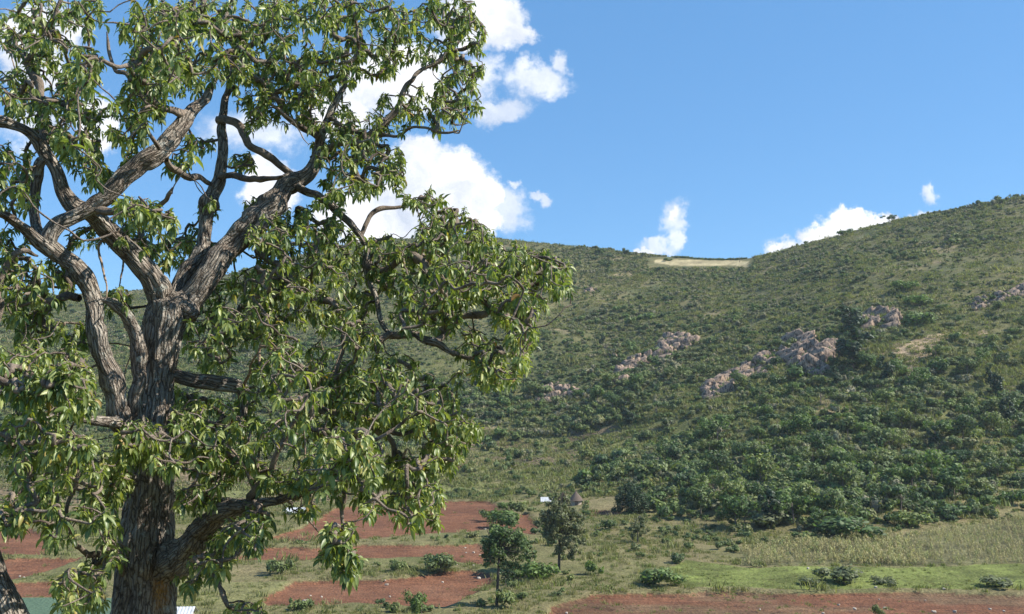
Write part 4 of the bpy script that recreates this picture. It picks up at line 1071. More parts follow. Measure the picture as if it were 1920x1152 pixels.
# each limb: (x, y, width in photo px, depth offset in m); tree traced limb by limb
LIMBS = {
 'trunk': [(255,1330,135,0),(262,1230,122,0),(266,1152,110,0),(272,1080,104,0),(277,1000,96,0),(282,920,86,0),(286,850,80,0),(292,790,68,.02),(296,720,62,.05),(303,650,72,.08),(311,600,78,.1),(316,570,70,.1)],
 'right_fork': [(312,615,58,.1),(338,580,64,.1),(368,550,60,.15),(398,515,58,.2),(430,470,56,.3),(465,435,52,.35),(500,400,46,.4),(541,350,42,.5),(572,322,34,.55),(590,288,26,.6),(606,245,20,.6),(625,200,16,.65),(642,150,12,.7),(652,90,9,.7),(668,40,7,.8)],
 'crossing_limb': [(306,600,50,.1),(298,550,52,.05),(272,505,50,-.05),(240,465,48,-.1),(205,430,44,-.2),(172,402,40,-.3),(135,384,36,-.35),(112,345,32,-.4),(92,305,30,-.45),(66,270,27,-.5),(40,245,23,-.55),(0,230,20,-.6),(-50,222,16,-.6),(-110,200,10,-.6)],
 'upright_limb': [(322,590,40,.15),(330,545,40,.25),(358,510,36,.35),(380,472,32,.45),(388,430,30,.5),(398,380,30,.5),(410,335,27,.55),(413,290,24,.55),(413,243,22,.6),(420,200,19,.65),(430,160,15,.7),(436,110,11,.7),(450,60,8,.8)],
 'left_limb': [(262,860,50,-.05),(240,810,52,-.15),(222,770,46,-.25),(203,715,42,-.3),(190,655,40,-.35),(180,600,42,-.35),(170,555,42,-.35),(155,512,42,-.4),(122,484,40,-.45),(92,462,42,-.5),(104,425,38,-.5),(145,396,34,-.45),(195,370,38,-.4),(243,325,42,-.35),(292,285,44,-.3),(333,243,36,-.2),(358,212,28,-.1),(385,190,20,0),(402,160,14,.1),(410,120,10,.2)],
 'sunlit_limb': [(262,800,26,-.15),(253,750,28,-.2),(257,692,30,-.2),(256,637,29,-.22),(240,600,28,-.25),(215,573,26,-.3),(188,562,22,-.33)],
 'stub_limb': [(285,1085,52,0),(318,1052,60,-.1),(352,1018,58,-.2),(388,985,50,-.35),(425,958,42,-.5),(462,948,32,-.6),(505,942,20,-.7),(555,925,17,-.8),(600,900,15,-.9),(640,872,13,-1.),(668,850,11,-1.1),(700,835,8,-1.2)],
 'side_limb': [(318,700,28,.05),(360,712,30,.1),(400,714,32,.15),(435,722,28,.2),(452,740,22,.2),(455,775,16,.2),(470,810,11,.25)],
 'far_left_limb': [(98,470,32,-.5),(60,440,26,-.6),(30,410,22,-.7),(-5,392,20,-.8),(-60,370,16,-.9)],
 'low_left_limb': [(250,900,24,-.2),(215,884,18,-.5),(180,884,15,-.7),(149,877,12,-.85),(135,850,10,-1.),(128,815,8,-1.1),(140,790,6,-1.2)],
 'hanging_left': [(148,878,10,-.85),(140,905,9,-.9),(122,935,8,-.9),(113,962,8,-.95),(128,1000,9,-.95),(160,1035,12,-.7),(195,1058,14,-.4),(232,1082,18,-.1)],
 'upper_left_fork': [(92,296,16,-.45),(78,306,24,-.45),(72,340,24,-.4),(58,385,22,-.4),(72,430,22,-.45),(90,462,22,-.5)],
 'upper_left_rise': [(82,292,22,-.45),(80,250,20,-.4),(76,205,19,-.35),(68,165,19,-.3),(50,130,15,-.25),(40,100,12,-.2),(20,60,9,-.1)],
 'upper_left_cross': [(45,122,13,-.25),(68,80,11,-.3),(90,45,9,-.3),(105,15,7,-.3),(120,-30,6,-.3)],
 'gnarly_bridge': [(408,225,16,.6),(430,224,17,.55),(455,242,17,.5),(468,270,16,.45),(498,285,16,.45),(524,305,15,.5),(556,335,16,.55)],
 'low_bridge': [(412,330,14,.5),(440,334,15,.4),(478,338,15,.3),(505,335,11,.2),(530,330,7,.1)],
 'bent_branch': [(312,300,14,-.3),(325,318,16,-.2),(345,333,15,0),(370,338,13,.3),(398,345,12,.5)],
 'dark_twig_limb': [(165,392,18,-.35),(205,392,18,-.5),(245,396,15,-.6),(285,384,12,-.7),(310,366,10,-.8),(324,352,8,-.85)],
 'right_reach': [(556,350,22,.5),(600,370,18,.55),(640,400,15,.6),(668,432,14,.6),(686,470,13,.6),(686,505,13,.6),(700,540,12,.55),(714,585,12,.5),(722,615,12,.45),(745,628,14,.4),(775,626,16,.3),(805,640,18,.2),(830,655,14,.2),(852,668,9,.2)],
 'right_hook': [(770,628,14,.3),(735,628,17,.2),(712,636,15,.1),(704,655,9,0)],
 'right_knot': [(808,645,14,.2),(845,625,14,.3),(865,600,13,.4),(900,588,13,.4),(935,572,10,.4),(965,560,7,.4)],
 'right_low': [(845,660,12,.2),(880,668,11,.15),(915,660,8,.1),(935,650,6,0)],
 'right_top': [(674,445,11,.6),(694,418,11,.65),(715,396,10,.7),(740,392,8,.75),(770,384,7,.8),(790,370,5,.8)],
 'pale_arch': [(686,500,12,.6),(712,505,14,.5),(745,490,15,.4),(775,485,17,.3),(795,500,18,.25),(800,520,12,.2)],
 'mid_curve': [(480,470,14,.35),(520,500,14,.3),(555,540,14,.2),(585,562,15,.15),(618,565,17,.1),(630,590,13,.1),(640,630,11,.1),(640,665,9,.1),(625,710,10,.1),(600,740,12,.05),(580,760,10,0)],
 'upper_spread': [(585,300,16,.6),(620,270,15,.6),(660,262,13,.6),(700,243,15,.6),(736,208,12,.65),(771,153,10,.7),(819,118,8,.8),(850,70,6,.8)],
 'upper_twig_right': [(705,252,8,.6),(740,248,8,.5),(780,240,7,.4),(830,248,6,.3),(862,245,5,.3)],
 'inner_diagonal': [(600,262,15,.6),(560,225,14,.5),(530,195,13,.4),(510,175,12,.4),(480,150,10,.4),(460,120,8,.4)],
 'inner_cross': [(505,180,10,.4),(550,165,11,.4),(590,150,10,.45),(620,120,8,.5),(660,100,6,.5)],
 'left_top_arc': [(358,215,18,-.1),(320,210,15,-.3),(290,190,12,-.4),(275,150,9,-.5),(262,110,7,-.5),(250,60,6,-.5)],
 'left_top_loop': [(300,280,12,-.4),(275,240,10,-.5),(268,200,8,-.5),(240,145,9,-.6),(215,125,9,-.6),(205,95,8,-.6),(200,60,6,-.6)],
 'rising_pair': [(470,935,18,-.6),(492,905,15,-.7),(515,865,13,-.8),(535,825,12,-.85),(555,785,10,-.9),(585,755,8,-.9)],
 'rising_pair_left': [(480,920,13,-.6),(460,880,11,-.55),(435,845,10,-.5),(415,810,8,-.4)],
 'low_right_drop': [(640,872,9,-1.),(646,905,11,-1.),(650,940,9,-1.),(645,980,7,-1.),(640,1010,6,-1.)],
 'low_right_arm': [(600,770,13,0),(640,775,12,-.1),(680,790,12,-.2),(716,806,13,-.2),(740,822,11,-.2),(745,860,12,-.2),(762,900,11,-.2),(768,945,8,-.2)],
 'low_right_tip': [(722,806,10,-.2),(750,812,9,-.2),(800,808,7,-.1),(850,830,6,-.1),(890,835,6,0)],
 'left_back_fork': [(150,560,16,-.35),(110,556,16,-.3),(85,580,14,-.3),(70,605,10,-.2),(40,620,8,-.2)],
 'left_rest': [(235,800,26,-.2),(190,790,22,-.5),(150,775,18,-.8),(100,780,14,-1.),(50,790,11,-1.1),(0,800,9,-1.2),(-50,810,7,-1.2)],
}
TREE_O = TP(262, 1235, 0); TREE_O = np.array([TREE_O[0], TREE_O[1], float(terrain(TREE_O[0], TREE_O[1]))])
LIMBS['trunk'][0] = (252, 1330, 150, 0)
root = empty('broadleaf_tree', TREE_O, 'big gnarled tree with fissured trunk and glossy drooping leaves filling the left half', 'tree')
node_p, node_r, node_d = [], [], []
for li, (nm, tr_) in enumerate(LIMBS.items()):
    amp = 2.0 if nm != 'trunk' else 1.0
    pts = [TP(x, y, dz * amp) for x, y, w_, dz in tr_]
    rad = [w_ * (.84 if nm != 'trunk' else 1) / 2 / F * (D0 + dz * amp) for x, y, w_, dz in tr_]
    if nm == 'trunk':
        low = TREE_O + np.array([-.05, 0, -.3]); mid = TREE_O * .5 + pts[0] * .5
        if pts[0][2] > TREE_O[2] + .4:
            pts = [low, TREE_O + np.array([0, 0, .35])] + pts; rad = [.62, .50] + rad
    big = max(rad) > 0.1
    path, rr = catmull(pts, rad, 0.028 if big else 0.04, 0.0 if nm == 'trunk' else (0.075 if big else 0.10), li)
    nn_ = len(rr)
    if nm not in ('trunk', 'gnarly_bridge', 'upper_left_fork'):
        rr = rr * np.interp(np.arange(nn_) / nn_, [0, .9, 1], [1, 1, .35])
        for _ in range(max(1, nn_ // 16)):                           # knots and old branch scars
            c0 = rng.integers(0, nn_); rr = rr * (1 + rng.uniform(.08, .28) * np.exp(-((np.arange(nn_) - c0) / (2.2 if not big else 3.5)) ** 2))
    T_ = tube_arrays(path, rr, 60 if nm == 'trunk' else (30 if big else 12), 0.24 if big else 0.34, 0.034 if nm == 'trunk' else (0.018 if big else 0.004), li * 1.37)
    v_, q_, b_ = T_
    me = mesh_from('trunk' if nm == 'trunk' else 'limb', [(v_ - TREE_O, q_, b_)], M_bark if max(rad) > 0.06 else M_twig)
    if nm == 'trunk':
        x_, y_ = to_px(v_[:, 0], v_[:, 1], v_[:, 2])
        w_ = np.clip(1.2 - np.hypot((x_ - 302) / 20, (y_ - 1108) / 60), 0, 1) * (v_[:, 1] < D0 + .3)
        set_f(me, 'ochre', w_)
    o = link('trunk' if nm == 'trunk' else 'limb', me, root)
    if nm == 'sunlit_limb': o['label'] = 'pale sunlit limb left of the main fork'
    if nm == 'stub_limb': o['label'] = 'thick low limb reaching out to the right'
    if nm != 'trunk':
        st = 4 if big else 3
        node_p += list(path[::st]); node_r += list(rr[::st]); node_d += list(rr[::st])
NP = np.array(node_p); NR = np.array(node_r)

# leafy clusters: (x, y, rx, ry, rosettes, depth bias, yellowness)
BL_ = [
 (60,50,85,60,20,0,.0),(150,25,60,40,12,0,0),(150,130,44,46,17,-.3,0),(30,170,45,50,11,0,0),(95,205,55,55,15,-.2,0),(172,205,22,26,4,0,0),(165,262,34,30,7,0,0),
 (95,100,45,45,8,.3,0),(130,175,30,30,5,.2,0),
 (290,45,70,60,24,0,.05),(300,120,65,50,22,-.3,0),(400,90,75,70,32,-.3,.1),(360,25,80,40,20,.2,.1),(470,30,70,50,18,.3,0),(480,110,60,55,20,.2,0),(440,105,35,30,9,-.8,.2),(560,50,90,70,30,0,0),(600,15,90,30,12,.4,0),(680,45,85,75,34,.2,-.1),
 (800,60,80,70,30,.2,0),(840,20,60,35,13,.2,0),(880,95,36,75,17,.3,0),(860,150,40,50,12,.3,0),(620,125,60,45,17,0,0),(700,115,50,35,11,.2,0),(560,140,55,40,13,.2,0),(780,185,70,35,12,.2,.1),(825,215,48,30,10,.2,.05),(735,225,45,25,7,.3,0),(880,205,18,25,3,.2,0),
 (600,195,60,48,20,-.1,.1),(680,238,50,40,13,0,0),(640,275,60,45,20,-.1,.1),(705,305,58,50,22,0,.1),(655,345,65,35,15,0,.2),(745,330,22,30,4,0,0),
 (250,190,40,45,11,0,0),(245,245,45,28,8,-.2,0),(300,190,30,30,5,.2,0),(520,190,45,45,11,.2,0),(470,170,40,40,9,.3,0),(350,150,35,30,7,.2,0),(480,225,25,25,4,.3,0),(455,300,30,22,5,.3,.1),(370,270,35,20,5,.2,0),
 (25,300,38,35,7,0,0),(30,360,42,35,8,.2,0),(150,295,32,26,6,0,0),(180,330,40,24,6,.2,0),(105,255,28,22,5,0,0),(215,250,14,14,2,0,0),(330,305,22,18,3,.2,0),
 (255,385,50,24,9,-.3,.1),(285,430,62,42,15,.3,0),(235,440,30,25,5,.3,0),(370,445,35,25,6,.4,0),(160,440,35,28,5,.3,0),(30,450,45,30,6,.3,0),(395,390,22,26,5,-.1,0),(300,480,35,22,5,.3,0),(120,520,30,22,4,.3,0),
 (500,435,48,34,17,-.3,.1),(545,415,40,28,9,0,0),(600,410,52,40,16,0,0),(625,460,52,42,20,0,.1),(480,385,30,22,4,.3,0),(590,480,60,40,15,.3,0),(520,480,40,30,9,.3,0),
 (795,375,40,24,8,.1,0),(850,415,50,30,12,.2,0),(885,440,48,30,12,.2,0),(815,425,40,36,12,.2,0),(850,485,80,42,26,.2,0),(950,490,65,38,20,.2,0),(1010,500,42,38,15,.2,0),(1045,515,32,40,12,.3,0),(920,535,75,42,25,0,0),(1000,555,40,35,9,.2,0),(850,545,55,35,12,.1,0),
 (960,590,42,42,17,0,.15),(985,640,20,38,7,0,.2),(950,670,50,48,20,-.1,.25),(905,700,50,32,9,.1,.5),(880,640,40,30,7,.2,.1),(995,600,14,30,3,0,0),
 (770,520,65,40,17,0,.1),(765,470,65,25,11,.1,.15),(720,460,35,25,5,.2,0),(830,590,50,32,10,.1,0),(770,585,50,30,12,0,.1),(690,500,40,35,9,.2,0),(740,680,50,25,7,.2,0),
 (480,535,60,40,19,0,.1),(540,530,50,30,9,.2,0),(545,575,55,38,15,.1,0),(470,590,50,30,11,0,.1),(425,610,45,32,11,0,.1),(500,625,50,25,8,.1,0),(620,530,50,40,13,.2,0),(640,600,45,35,12,-.1,.1),(680,630,38,32,11,-.1,.2),(665,560,40,30,8,.1,0),(400,560,25,35,5,.2,0),
 (85,680,85,34,22,-.9,.2),(60,720,80,34,20,-1.,.15),(130,715,50,40,17,-1.,.15),(25,665,40,25,8,-.9,.2),(150,750,35,25,7,-.8,0),(50,580,50,30,6,.2,0),(90,545,50,26,5,.2,0),(130,620,35,20,3,.2,0),
 (510,690,55,30,12,-.1,.1),(560,720,60,34,15,-.1,.1),(600,760,60,34,13,0,0),(480,740,45,26,8,.1,0),(640,700,50,30,8,.1,.1),(700,710,65,34,17,0,.1),(770,725,60,38,18,0,.1),(820,750,45,34,12,0,.1),(700,760,60,30,13,0,0),(770,775,70,38,22,-.1,.35),(850,795,42,38,16,-.1,.3),(830,850,40,34,12,0,.2),
 (880,810,20,30,4,0,.2),(640,740,50,30,8,.2,0),(430,780,60,36,14,.1,0),(380,760,40,32,8,.2,0),(480,800,50,34,11,.2,0),(340,760,26,40,6,.2,0),(550,790,40,26,6,.2,0),
 (262,820,44,32,15,-1.,.15),(305,850,34,42,12,-1.,.05),(240,860,34,28,7,-.9,0),(340,830,28,40,5,-.2,0),
 (385,830,45,36,10,.1,0),(440,850,50,32,9,.1,0),(500,880,45,26,6,.2,.1),(400,890,42,34,8,.1,-.1),(640,820,50,26,14,-.6,.5),(690,845,40,30,11,-.6,.3),(650,880,60,30,11,-.5,.1),(590,870,50,30,6,.1,.1),(590,910,60,20,5,.1,.1),
 (780,880,50,34,13,0,.1),(730,880,50,34,9,0,.1),(800,930,34,34,12,-.1,.3),(750,925,40,34,9,-.1,.1),(700,930,36,28,6,-.1,0),(820,965,12,18,2,0,.2),(760,970,30,18,5,0,0),
 (70,790,60,36,12,-.2,0),(30,830,50,34,9,0,0),(110,830,35,34,8,-.4,.4),(120,870,32,25,6,-.6,.6),(60,870,45,34,8,0,0),(165,850,34,25,5,-.4,.4),(190,875,26,20,4,-.6,.5),(160,820,40,25,6,-.3,0),
 (28,960,34,34,11,-.8,.5),(60,925,40,25,5,0,0),(110,905,34,22,4,-.2,0),(190,925,36,28,9,-.3,0),(225,905,24,34,6,-.4,0),(95,960,26,30,5,-.5,-.1),(110,1000,22,22,4,-.5,-.2),(165,960,30,26,4,-.2,0),(205,975,22,30,4,-.2,-.1),
 (455,990,44,28,9,-.3,-.3),(425,1010,30,25,5,-.3,-.3),(470,1020,18,22,3,-.3,-.3),(480,960,30,20,4,-.3,-.2),(360,935,36,34,7,-.1,-.2),(395,945,26,22,4,0,-.1),
 (385,1060,34,30,8,-.7,.1),(405,1045,22,22,3,-.5,0),(350,1085,26,18,3,-.4,0),(635,985,34,28,7,-.8,.75),(625,1005,28,18,3,-.8,.7),(640,1035,38,24,10,-.9,-.3),(655,1060,26,14,4,-.9,-.2),(560,950,36,14,3,0,0),
 (140,1095,42,30,9,-.6,.45),(175,1120,28,20,4,-.5,.3),(180,1065,28,25,5,-.4,.1),(215,1035,25,22,5,-.3,.1),(130,1130,28,14,3,-.6,.2),
 (460,1143,36,14,7,-.9,.1),(60,610,60,30,9,.2,0),(35,545,50,30,8,.2,0),(105,500,38,26,5,.3,0),(400,665,42,35,8,.1,.1),(365,625,28,30,5,.2,0),(560,665,70,28,9,.1,.1),(350,800,38,40,7,.1,0),(262,815,42,30,9,-1.,.15),(30,500,45,26,6,.2,0),(225,560,30,26,4,.5,0),(420,470,30,26,5,.3,0),(340,470,30,26,4,.4,0),(250,300,25,20,3,.3,0),(600,830,50,30,7,0,.1),(530,900,40,22,5,0,.1),(150,640,26,30,4,.3,0),(205,1010,18,20,3,-.2,.1),
]
NEWP, NEWR = [], []
targets = []
for (x, y, rx, ry, n, db, yl) in BL_:
    for _ in range(int(round(n * 3.2))):
        a_ = random.uniform(0, 6.2832); r_ = math.sqrt(random.random()) * 0.94
        tx, ty_ = x + rx * r_ * math.cos(a_), y + ry * r_ * math.sin(a_)
        # depth follows the closest limb in the picture plane, spread over the crown's own thickness
        targets.append([tx, ty_, db, yl])
lpx, lpy = to_px(NP[:, 0], NP[:, 1], NP[:, 2])
TG, TY = [], []
for (x, y, db, yl) in targets:
    i = np.argsort((lpx - x) ** 2 + (lpy - y) ** 2)[:6]
    i = i[random.randrange(len(i))]
    spread = 0.35 + 0.8 * min(1, math.hypot(lpx[i] - x, lpy[i] - y) / 90)
    dep = NP[i, 1] - D0 + db * 1.1 + random.gauss(0, spread)
    dep = max(-3.6, min(3.6, dep))
    if db > -.25:                          # keep the big wood in view: leaves beside and behind it
        big_ = NR > .07
        dd_ = np.hypot(lpx - x, lpy - y) - NR / NP[:, 1] * F
        dd_ = np.where(big_, dd_, 1e6); ib = int(dd_.argmin())
        if dd_[ib] < 24 and dep < NP[ib, 1] - D0 + .3 and random.random() < .85: dep = NP[ib, 1] - D0 + random.uniform(.35, 1.6)
    if (x - 270) ** 2 < 60 ** 2 and y > 870 and dep > -.5: dep = -.6 - random.random() * .6 if random.random() < .2 else 1.0 + random.random()
    TG.append(TP(x, y, dep)); TY.append(yl)
TG = np.array(TG); TY = np.array(TY)
base_pt = np.array(P(300, 640, D0))
# grow twigs: nearest target first, each joined to the closest wood
AP = list(NP); AR = [min(r, 0.05) for r in NR]; parent = [-1] * len(AP); cnt_ = [0] * len(AP)
APa = np.array(AP)
dmin = np.full(len(TG), 1e9); imin = np.zeros(len(TG), int)
for j in range(len(TG)):
    d = np.linalg.norm(APa - TG[j], axis=1); imin[j] = d.argmin(); dmin[j] = d.min()
todo = np.ones(len(TG), bool); segs = []; TD = np.zeros((len(TG), 3))
AP = APa.tolist()
for it in range(len(TG)):
    dd = np.where(todo, dmin, 1e9); j = int(dd.argmin()); todo[j] = False
    i = int(imin[j]); a_ = np.array(AP[i]); b_ = TG[j]; L_ = np.linalg.norm(b_ - a_)
    n = max(2, int(L_ / 0.11))
    # gnarled: a few sideways kinks, rising towards the tip
    k1 = rng.normal(size=3) * min(L_, .5) * 0.07; k2 = rng.normal(size=3) * min(L_, .5) * 0.06
    new = []; prev = i
    for s in range(1, n + 1):
        t = s / n
        p_ = a_ * (1 - t) + b_ * t + k1 * math.sin(math.pi * t) + k2 * math.sin(2 * math.pi * t)
        if s < n: p_ = p_ + rng.normal(size=3) * 0.028
        p_[2] -= 0.07 * L_ * math.sin(math.pi * t)
        AP.append(p_.tolist()); parent.append(prev); cnt_.append(0); prev = len(AP) - 1; new.append(prev)
    q_ = prev
    while q_ >= 0 and parent[q_] >= 0:
        cnt_[q_] += 1; q_ = parent[q_]
    TD[j] = np.array(AP[prev]) - np.array(AP[parent[prev]])
    nw = np.array([AP[z] for z in new]); 
    D_ = np.linalg.norm(TG[:, None, :] - nw[None], axis=2); mm_ = D_.min(1); better = mm_ < dmin
    dmin = np.where(better, mm_, dmin); imin = np.where(better, np.array(new)[D_.argmin(1)], imin)
AP = np.array(AP); kids = {}
for i in range(len(AP)):
    if parent[i] >= 0: kids.setdefault(parent[i], []).append(i)
nb0 = len(NP)
def rad_of(i): return min(0.0042 * math.sqrt(max(1, cnt_[i])) + 0.0028, 0.032)
tw = []
stack = [(r_, c_) for r_ in range(nb0) for c_ in kids.get(r_, [])]
while stack:
    r_, c_ = stack.pop()
    path = [AP[r_], AP[c_]]; rr = [rad_of(c_), rad_of(c_)]; cur = c_
    while cur in kids:
        ks = sorted(kids[cur], key=lambda z: -cnt_[z])
        for o_ in ks[1:]: stack.append((cur, o_))
        cur = ks[0]; path.append(AP[cur]); rr.append(rad_of(cur))
    path = np.array(path)
    if len(path) > 2:
        p2, r2 = catmull(list(path), rr, 0.05, 0.03, len(tw) % 50); r2 = r2 * (1 + .14 * rng.normal(size=len(r2)).clip(-1, 1.5))
    else: p2, r2 = path, np.array(rr)
    v_, q_, b_ = tube_arrays(p2, r2, 6, 0.0, 0.0, len(tw) * .1)
    tw.append((v_ - TREE_O, q_, b_))
link('twigs', mesh_from('twigs', tw, M_twig), root)
print('twigs', len(tw), 'rosettes', len(TG))

# leaves
def leaf_cloud(tips, dirs, yel, seed=3, per=(9, 21), lsc=0.56):
    R = np.random.default_rng(seed)
    V, LV, MD = [], [], []
    for p_, d_, yl in zip(tips, dirs, yel):
        d_ = d_ / (np.linalg.norm(d_) + 1e-6); d_ = d_ * .6 + np.array([0, 0, .8]) + R.normal(0, .18, 3); d_ /= np.linalg.norm(d_)
        ref = np.array([1., .3, .1]); u_ = np.cross(d_, ref); u_ /= np.linalg.norm(u_); w_ = np.cross(d_, u_)
        n = int(R.integers(*per))
        ph = np.arange(n) * 2.39996 + R.uniform(0, 6) + R.normal(0, .5, n)
        tt = (np.arange(n) + .5) / n
        el = 1.2 - 1.5 * (1 - tt) + R.normal(0, .35, n)          # young upright leaves on top
        L_ = (0.075 + 0.13 * (1 - tt) ** .6) * R.uniform(.55, 1.35, n) * lsc * R.uniform(.8, 1.25)
        wd = L_ * R.uniform(.125, .18, n)
        o = p_ - d_ * ((1 - tt) * .13 * lsc)[:, None]
        rad_ = np.cos(ph)[:, None] * u_ + np.sin(ph)[:, None] * w_
        dirv = rad_ * np.cos(el)[:, None] + d_ * np.sin(el)[:, None]
        # midrib: leaves arch over and hang
        g_ = R.uniform(.35, 1.9, n)
        c = [o + dirv * 0.012]
        cur = dirv.copy(); pts = [o]
        NS = 5
        for s in range(NS):
            cur = cur + np.array([0, 0, -1.]) * (g_ * .42)[:, None]; cur /= np.linalg.norm(cur, axis=1, keepdims=True)
            pts.append(pts[-1] + cur * (L_ / NS)[:, None])
            c.append(cur)
        sd_ = np.cross(dirv, np.array([0, 0, 1.])); sd_ /= np.linalg.norm(sd_, axis=1, keepdims=True) + 1e-6
        tw_ = R.normal(0, .8, n)
        prof = [0.12, .72, 1.0, .9, .55, 0.0]
        base = []
        for s in range(NS + 1):
            tn = c[s] if s > 0 else dirv
            nm_ = np.cross(sd_, tn); nm_ /= np.linalg.norm(nm_, axis=1, keepdims=True) + 1e-6
            sdr = sd_ * np.cos(tw_)[:, None] + nm_ * np.sin(tw_)[:, None]; nmr = nm_ * np.cos(tw_)[:, None] - sd_ * np.sin(tw_)[:, None]
            hw = (wd * prof[s])[:, None]
            wave = (0.10 * wd * math.sin(s * 2.1))[:, None]
            base += [pts[s] - sdr * hw + nmr * (hw * .38 + wave), pts[s] , pts[s] + sdr * hw + nmr * (hw * .38 - wave)]
        B = np.stack(base, 1)                                       # n x 18 x 3
        V.append(B)
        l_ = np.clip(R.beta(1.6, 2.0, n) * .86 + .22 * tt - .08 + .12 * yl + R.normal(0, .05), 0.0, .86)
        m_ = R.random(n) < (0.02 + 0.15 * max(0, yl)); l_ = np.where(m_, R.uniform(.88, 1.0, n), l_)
        LV.append(l_)
    B = np.concatenate(V); LVv = np.concatenate(LV); n = len(B)
    fq = []
    for s in range(NS):
        a_ = s * 3
        fq += [[a_, a_ + 1, a_ + 4, a_ + 3], [a_ + 1, a_ + 2, a_ + 5, a_ + 4]]
    fq = np.array(fq)
    q_ = (np.arange(n)[:, None, None] * 18 + fq[None]).reshape(-1, 4)
    return B.reshape(-1, 3), q_, np.repeat(LVv, 18), np.tile(np.array([0, 1, 0] * 6, float), n)
def crown_obj(tips, dirs, yel, parent, origin, seed, **kw):
    v_, q_, lv, md = leaf_cloud(tips, dirs, yel, seed, **kw)
    me = bpy.data.meshes.new('crown'); me.vertices.add(len(v_)); me.vertices.foreach_set('co', (v_ - origin).astype(np.float32).ravel())
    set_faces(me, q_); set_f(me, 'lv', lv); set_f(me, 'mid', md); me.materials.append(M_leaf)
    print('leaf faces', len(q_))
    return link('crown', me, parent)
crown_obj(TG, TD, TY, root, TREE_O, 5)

# bare dead sticks in the crown
DEAD = [
 [(448,742,14,.3),(462,712,12,.1),(476,680,10,-.1),(490,648,8,-.2),(496,630,5,-.3)], [(488,650,8,-.2),(520,652,7,-.3),(550,656,5,-.4)],
 [(500,650,5,-.2),(516,668,4,-.3),(508,690,3,-.4)],[(515,652,5,-.25),(535,640,4,-.3),(556,645,3,-.3)],[(520,655,4,-.3),(530,675,4,-.4),(524,690,3,-.4)],[(540,655,4,-.3),(552,672,3,-.4)],
 [(568,790,8,-.8),(571,830,7,-.85),(573,870,7,-.85),(572,908,6,-.85)],
 [(590,745,11,0),(598,715,9,-.1),(590,690,7,-.15),(583,665,5,-.2)],[(600,740,10,0),(620,715,9,-.1),(632,690,8,-.1),(640,655,6,-.1)],[(585,748,8,0),(580,720,6,-.1),(583,692,4,-.2)],[(606,740,8,-.1),(626,726,6,-.2),(646,720,4,-.3)],
 [(860,250,5,.3),(868,232,4,.25),(876,212,4,.2)],[(852,234,6,.2),(866,234,6,.2),(880,230,5,.2)],
 [(500,188,8,.2),(520,189,8,.1),(545,192,6,0)],[(508,198,9,.2),(535,220,8,.1),(558,240,7,.1),(570,262,6,.1),(580,272,5,.1)],
 [(125,36,8,-.4),(145,48,8,-.5),(165,50,6,-.5)],[(10,95,9,-.4),(20,112,8,-.5),(28,130,6,-.5)],[(70,85,7,-.5),(110,75,7,-.5),(128,90,5,-.5)],
 [(432,842,8,-.6),(448,860,9,-.7),(462,878,8,-.7)],[(180,905,8,-.9),(170,925,8,-.9),(160,945,6,-1.)],
 [(855,865,7,0),(862,880,6,0),(868,872,6,0),(876,868,5,0)],[(852,855,5,0),(857,870,5,0),(861,882,4,0)],[(870,842,7,0),(885,828,6,0),(898,826,4,0)],
 [(0,822,8,-1.2),(20,824,8,-1.2),(35,820,5,-1.2)],[(826,510,7,0),(838,535,8,0),(835,560,8,0)],[(838,540,5,0),(860,520,4,0),(885,518,3,0)],
 [(600,690,6,-.2),(608,668,5,-.2),(602,640,4,-.2)],[(690,780,7,0),(712,772,6,0),(728,775,4,0)],[(765,840,7,-.3),(772,860,7,-.3),(784,876,6,-.3)],[(655,845,8,-.9),(662,905,7,-.9),(674,918,6,-.9)],
 [(243,650,5,.4),(238,700,5,.4),(222,760,6,.1)],[(228,470,7,.4),(230,500,7,.4),(224,540,8,.2)],[(185,455,9,-.2),(190,490,9,-.2),(196,520,9,-.25),(200,560,9,-.3)],
]
for tr_ in DEAD:
    pts = [TP(x, y, dz * 2.0) for x, y, w_, dz in tr_]; rad = [w_ * .62 / 2 / F * (D0 + dz * 2) for x, y, w_, dz in tr_]
    i = int(np.argmin(np.linalg.norm(AP - pts[0], axis=1)))
    dj = AP[i] - pts[0]
    if np.linalg.norm(dj) > .03:                                     # start in living wood
        pts = [AP[i]] + pts; rad = [rad[0]] + rad
    path, rr = catmull(pts, rad, 0.04, 0.07, int(tr_[0][0]) % 40); rr = rr * np.linspace(1.1, .45, len(rr)) * (1 + .3 * rng.normal(size=len(rr)).clip(-1, 1.2) * .6)
    v_, q_, b_ = tube_arrays(path, rr, 8, 0.1)
    o = link('dead_branch', mesh_from('dead_branch', [(v_ - TREE_O, q_, b_)], M_deadwood), root)

# the neighbouring tree at the left edge: trunk, one pale limb that comes into view, a crown outside the frame
D2 = 10.5
def T2(x, y, dz=0): return np.array(P(x, y, D2 + dz))
o2 = T2(30, 1230); o2 = np.array([o2[0] + .35, o2[1], float(terrain(o2[0] + .35, o2[1]))])
r2 = empty('neighbour_tree', o2, 'grey leaning trunk with pale bark patch, cut off by the left photo edge', 'tree')
pts = [o2 + np.array([.15, 0, -.3]), T2(35, 1300), T2(12, 1200), T2(-12, 1130), T2(-34, 1060), T2(-62, 980), T2(-90, 850), T2(-100, 720), T2(-90, 640)]
path, rr = catmull(pts, [.4, .30, .27, .25, .20, .18, .17, .15, .13], .04, .03, 5)
v_, q_, b_ = tube_arrays(path, rr, 40, .14, .018, 3.3)
link('trunk', mesh_from('trunk', [(v_ - o2, q_, b_)], M_bark), r2)
pts = [T2(-90, 700), T2(-50, 660), T2(-14, 620), T2(2, 570), T2(4, 525), T2(22, 490), T2(50, 476), T2(70, 480, .4)]
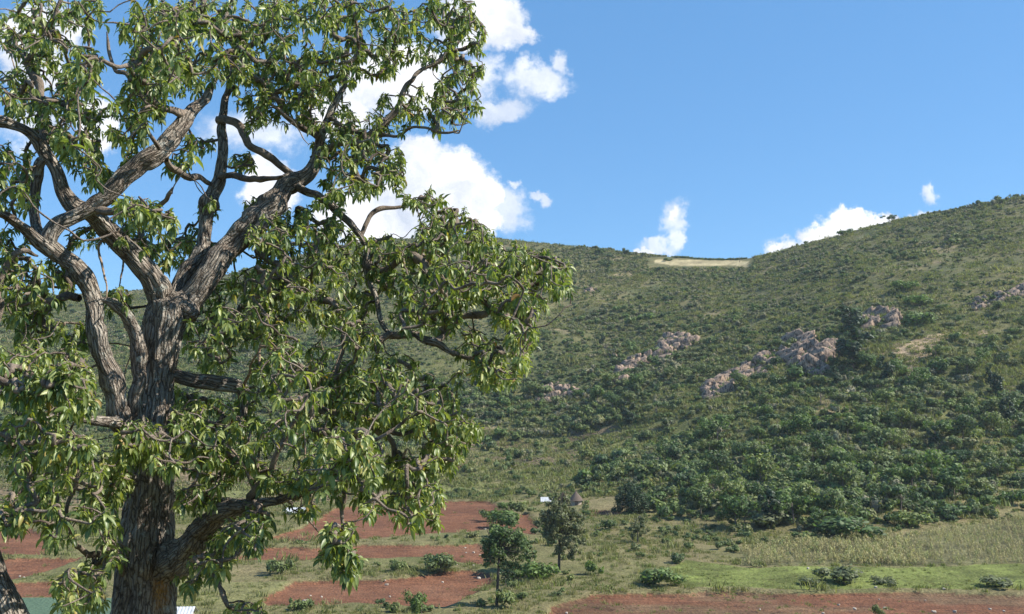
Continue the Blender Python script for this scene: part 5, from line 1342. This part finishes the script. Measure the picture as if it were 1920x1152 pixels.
path, rr = catmull(pts, [.08, .06, .05, .045, .04, .036, .03, .012], .04, .09, 8)
v_, q_, b_ = tube_arrays(path, rr, 16, .14, .0, 6.3)
o = link('limb', mesh_from('limb', [(v_ - o2, q_, b_)], M_twig), r2)
tw = []; tips, dirs = [], []
for i in range(110):
    s_ = T2(random.uniform(-180, -60), random.uniform(380, 640), random.uniform(-.5, .5)) if i > 20 else T2(-85, 650)
    e_ = T2(random.uniform(-420, -30), random.uniform(120, 620), random.uniform(-1.6, 1.6))
    if i % 5: s_ = T2(-95 + random.uniform(-8, 8), random.uniform(640, 700))
    mid_ = (s_ + e_) / 2 + rng.normal(size=3) * .15
    p2, rr = catmull([s_, mid_, e_], [.03, .018, .008], .12, .02, i)
    v_, q_, b_ = tube_arrays(p2, rr, 6); tw.append((v_ - o2, q_, b_)); tips.append(e_); dirs.append(e_ - mid_)
    tips.append(mid_ + rng.normal(size=3) * .2); dirs.append(e_ - s_)
link('twigs', mesh_from('twigs', tw, M_twig), r2)
crown_obj(tips, dirs, [0.1] * len(tips), r2, o2, 9)

# ------------------------------------------------------------------ thin haze over the valley
hz = prim_mesh('haze', [(x, y, z) for z in (-45, 260) for x, y in ((-1700, -80), (1700, -80), (1700, 1300), (-1700, 1300))],
               [[0, 3, 2, 1], [4, 5, 6, 7], [0, 1, 5, 4], [1, 2, 6, 5], [2, 3, 7, 6], [3, 0, 4, 7]], None) if False else None
def haze(density):
    me = bpy.data.meshes.new('haze')
    zt = max(float(GZ.max()) + 25, 60); zb = float(GZ.min()) - 1
    me.from_pydata([(x, y, z) for z in (zb, zt) for x, y in ((-1700, -80), (1700, -80), (1700, 1300), (-1700, 1300))], [],
                   [[0, 3, 2, 1], [4, 5, 6, 7], [0, 1, 5, 4], [1, 2, 6, 5], [2, 3, 7, 6], [3, 0, 4, 7]])
    m, nt = nmat('thin_blue_air'); k = N(nt)
    v_ = k.n('ShaderNodeVolumePrincipled', {'Color': (0.80, 0.89, 1.0, 1), 'Density': density, 'Anisotropy': 0.1})
    nt.links.new(v_.outputs[0], k.n('ShaderNodeOutputMaterial').inputs['Volume'])
    me.materials.append(m); o = link('haze', me); o['kind'] = 'stuff'; o['label'] = 'thin blue air between the tree and the hills'
haze(0.00008)
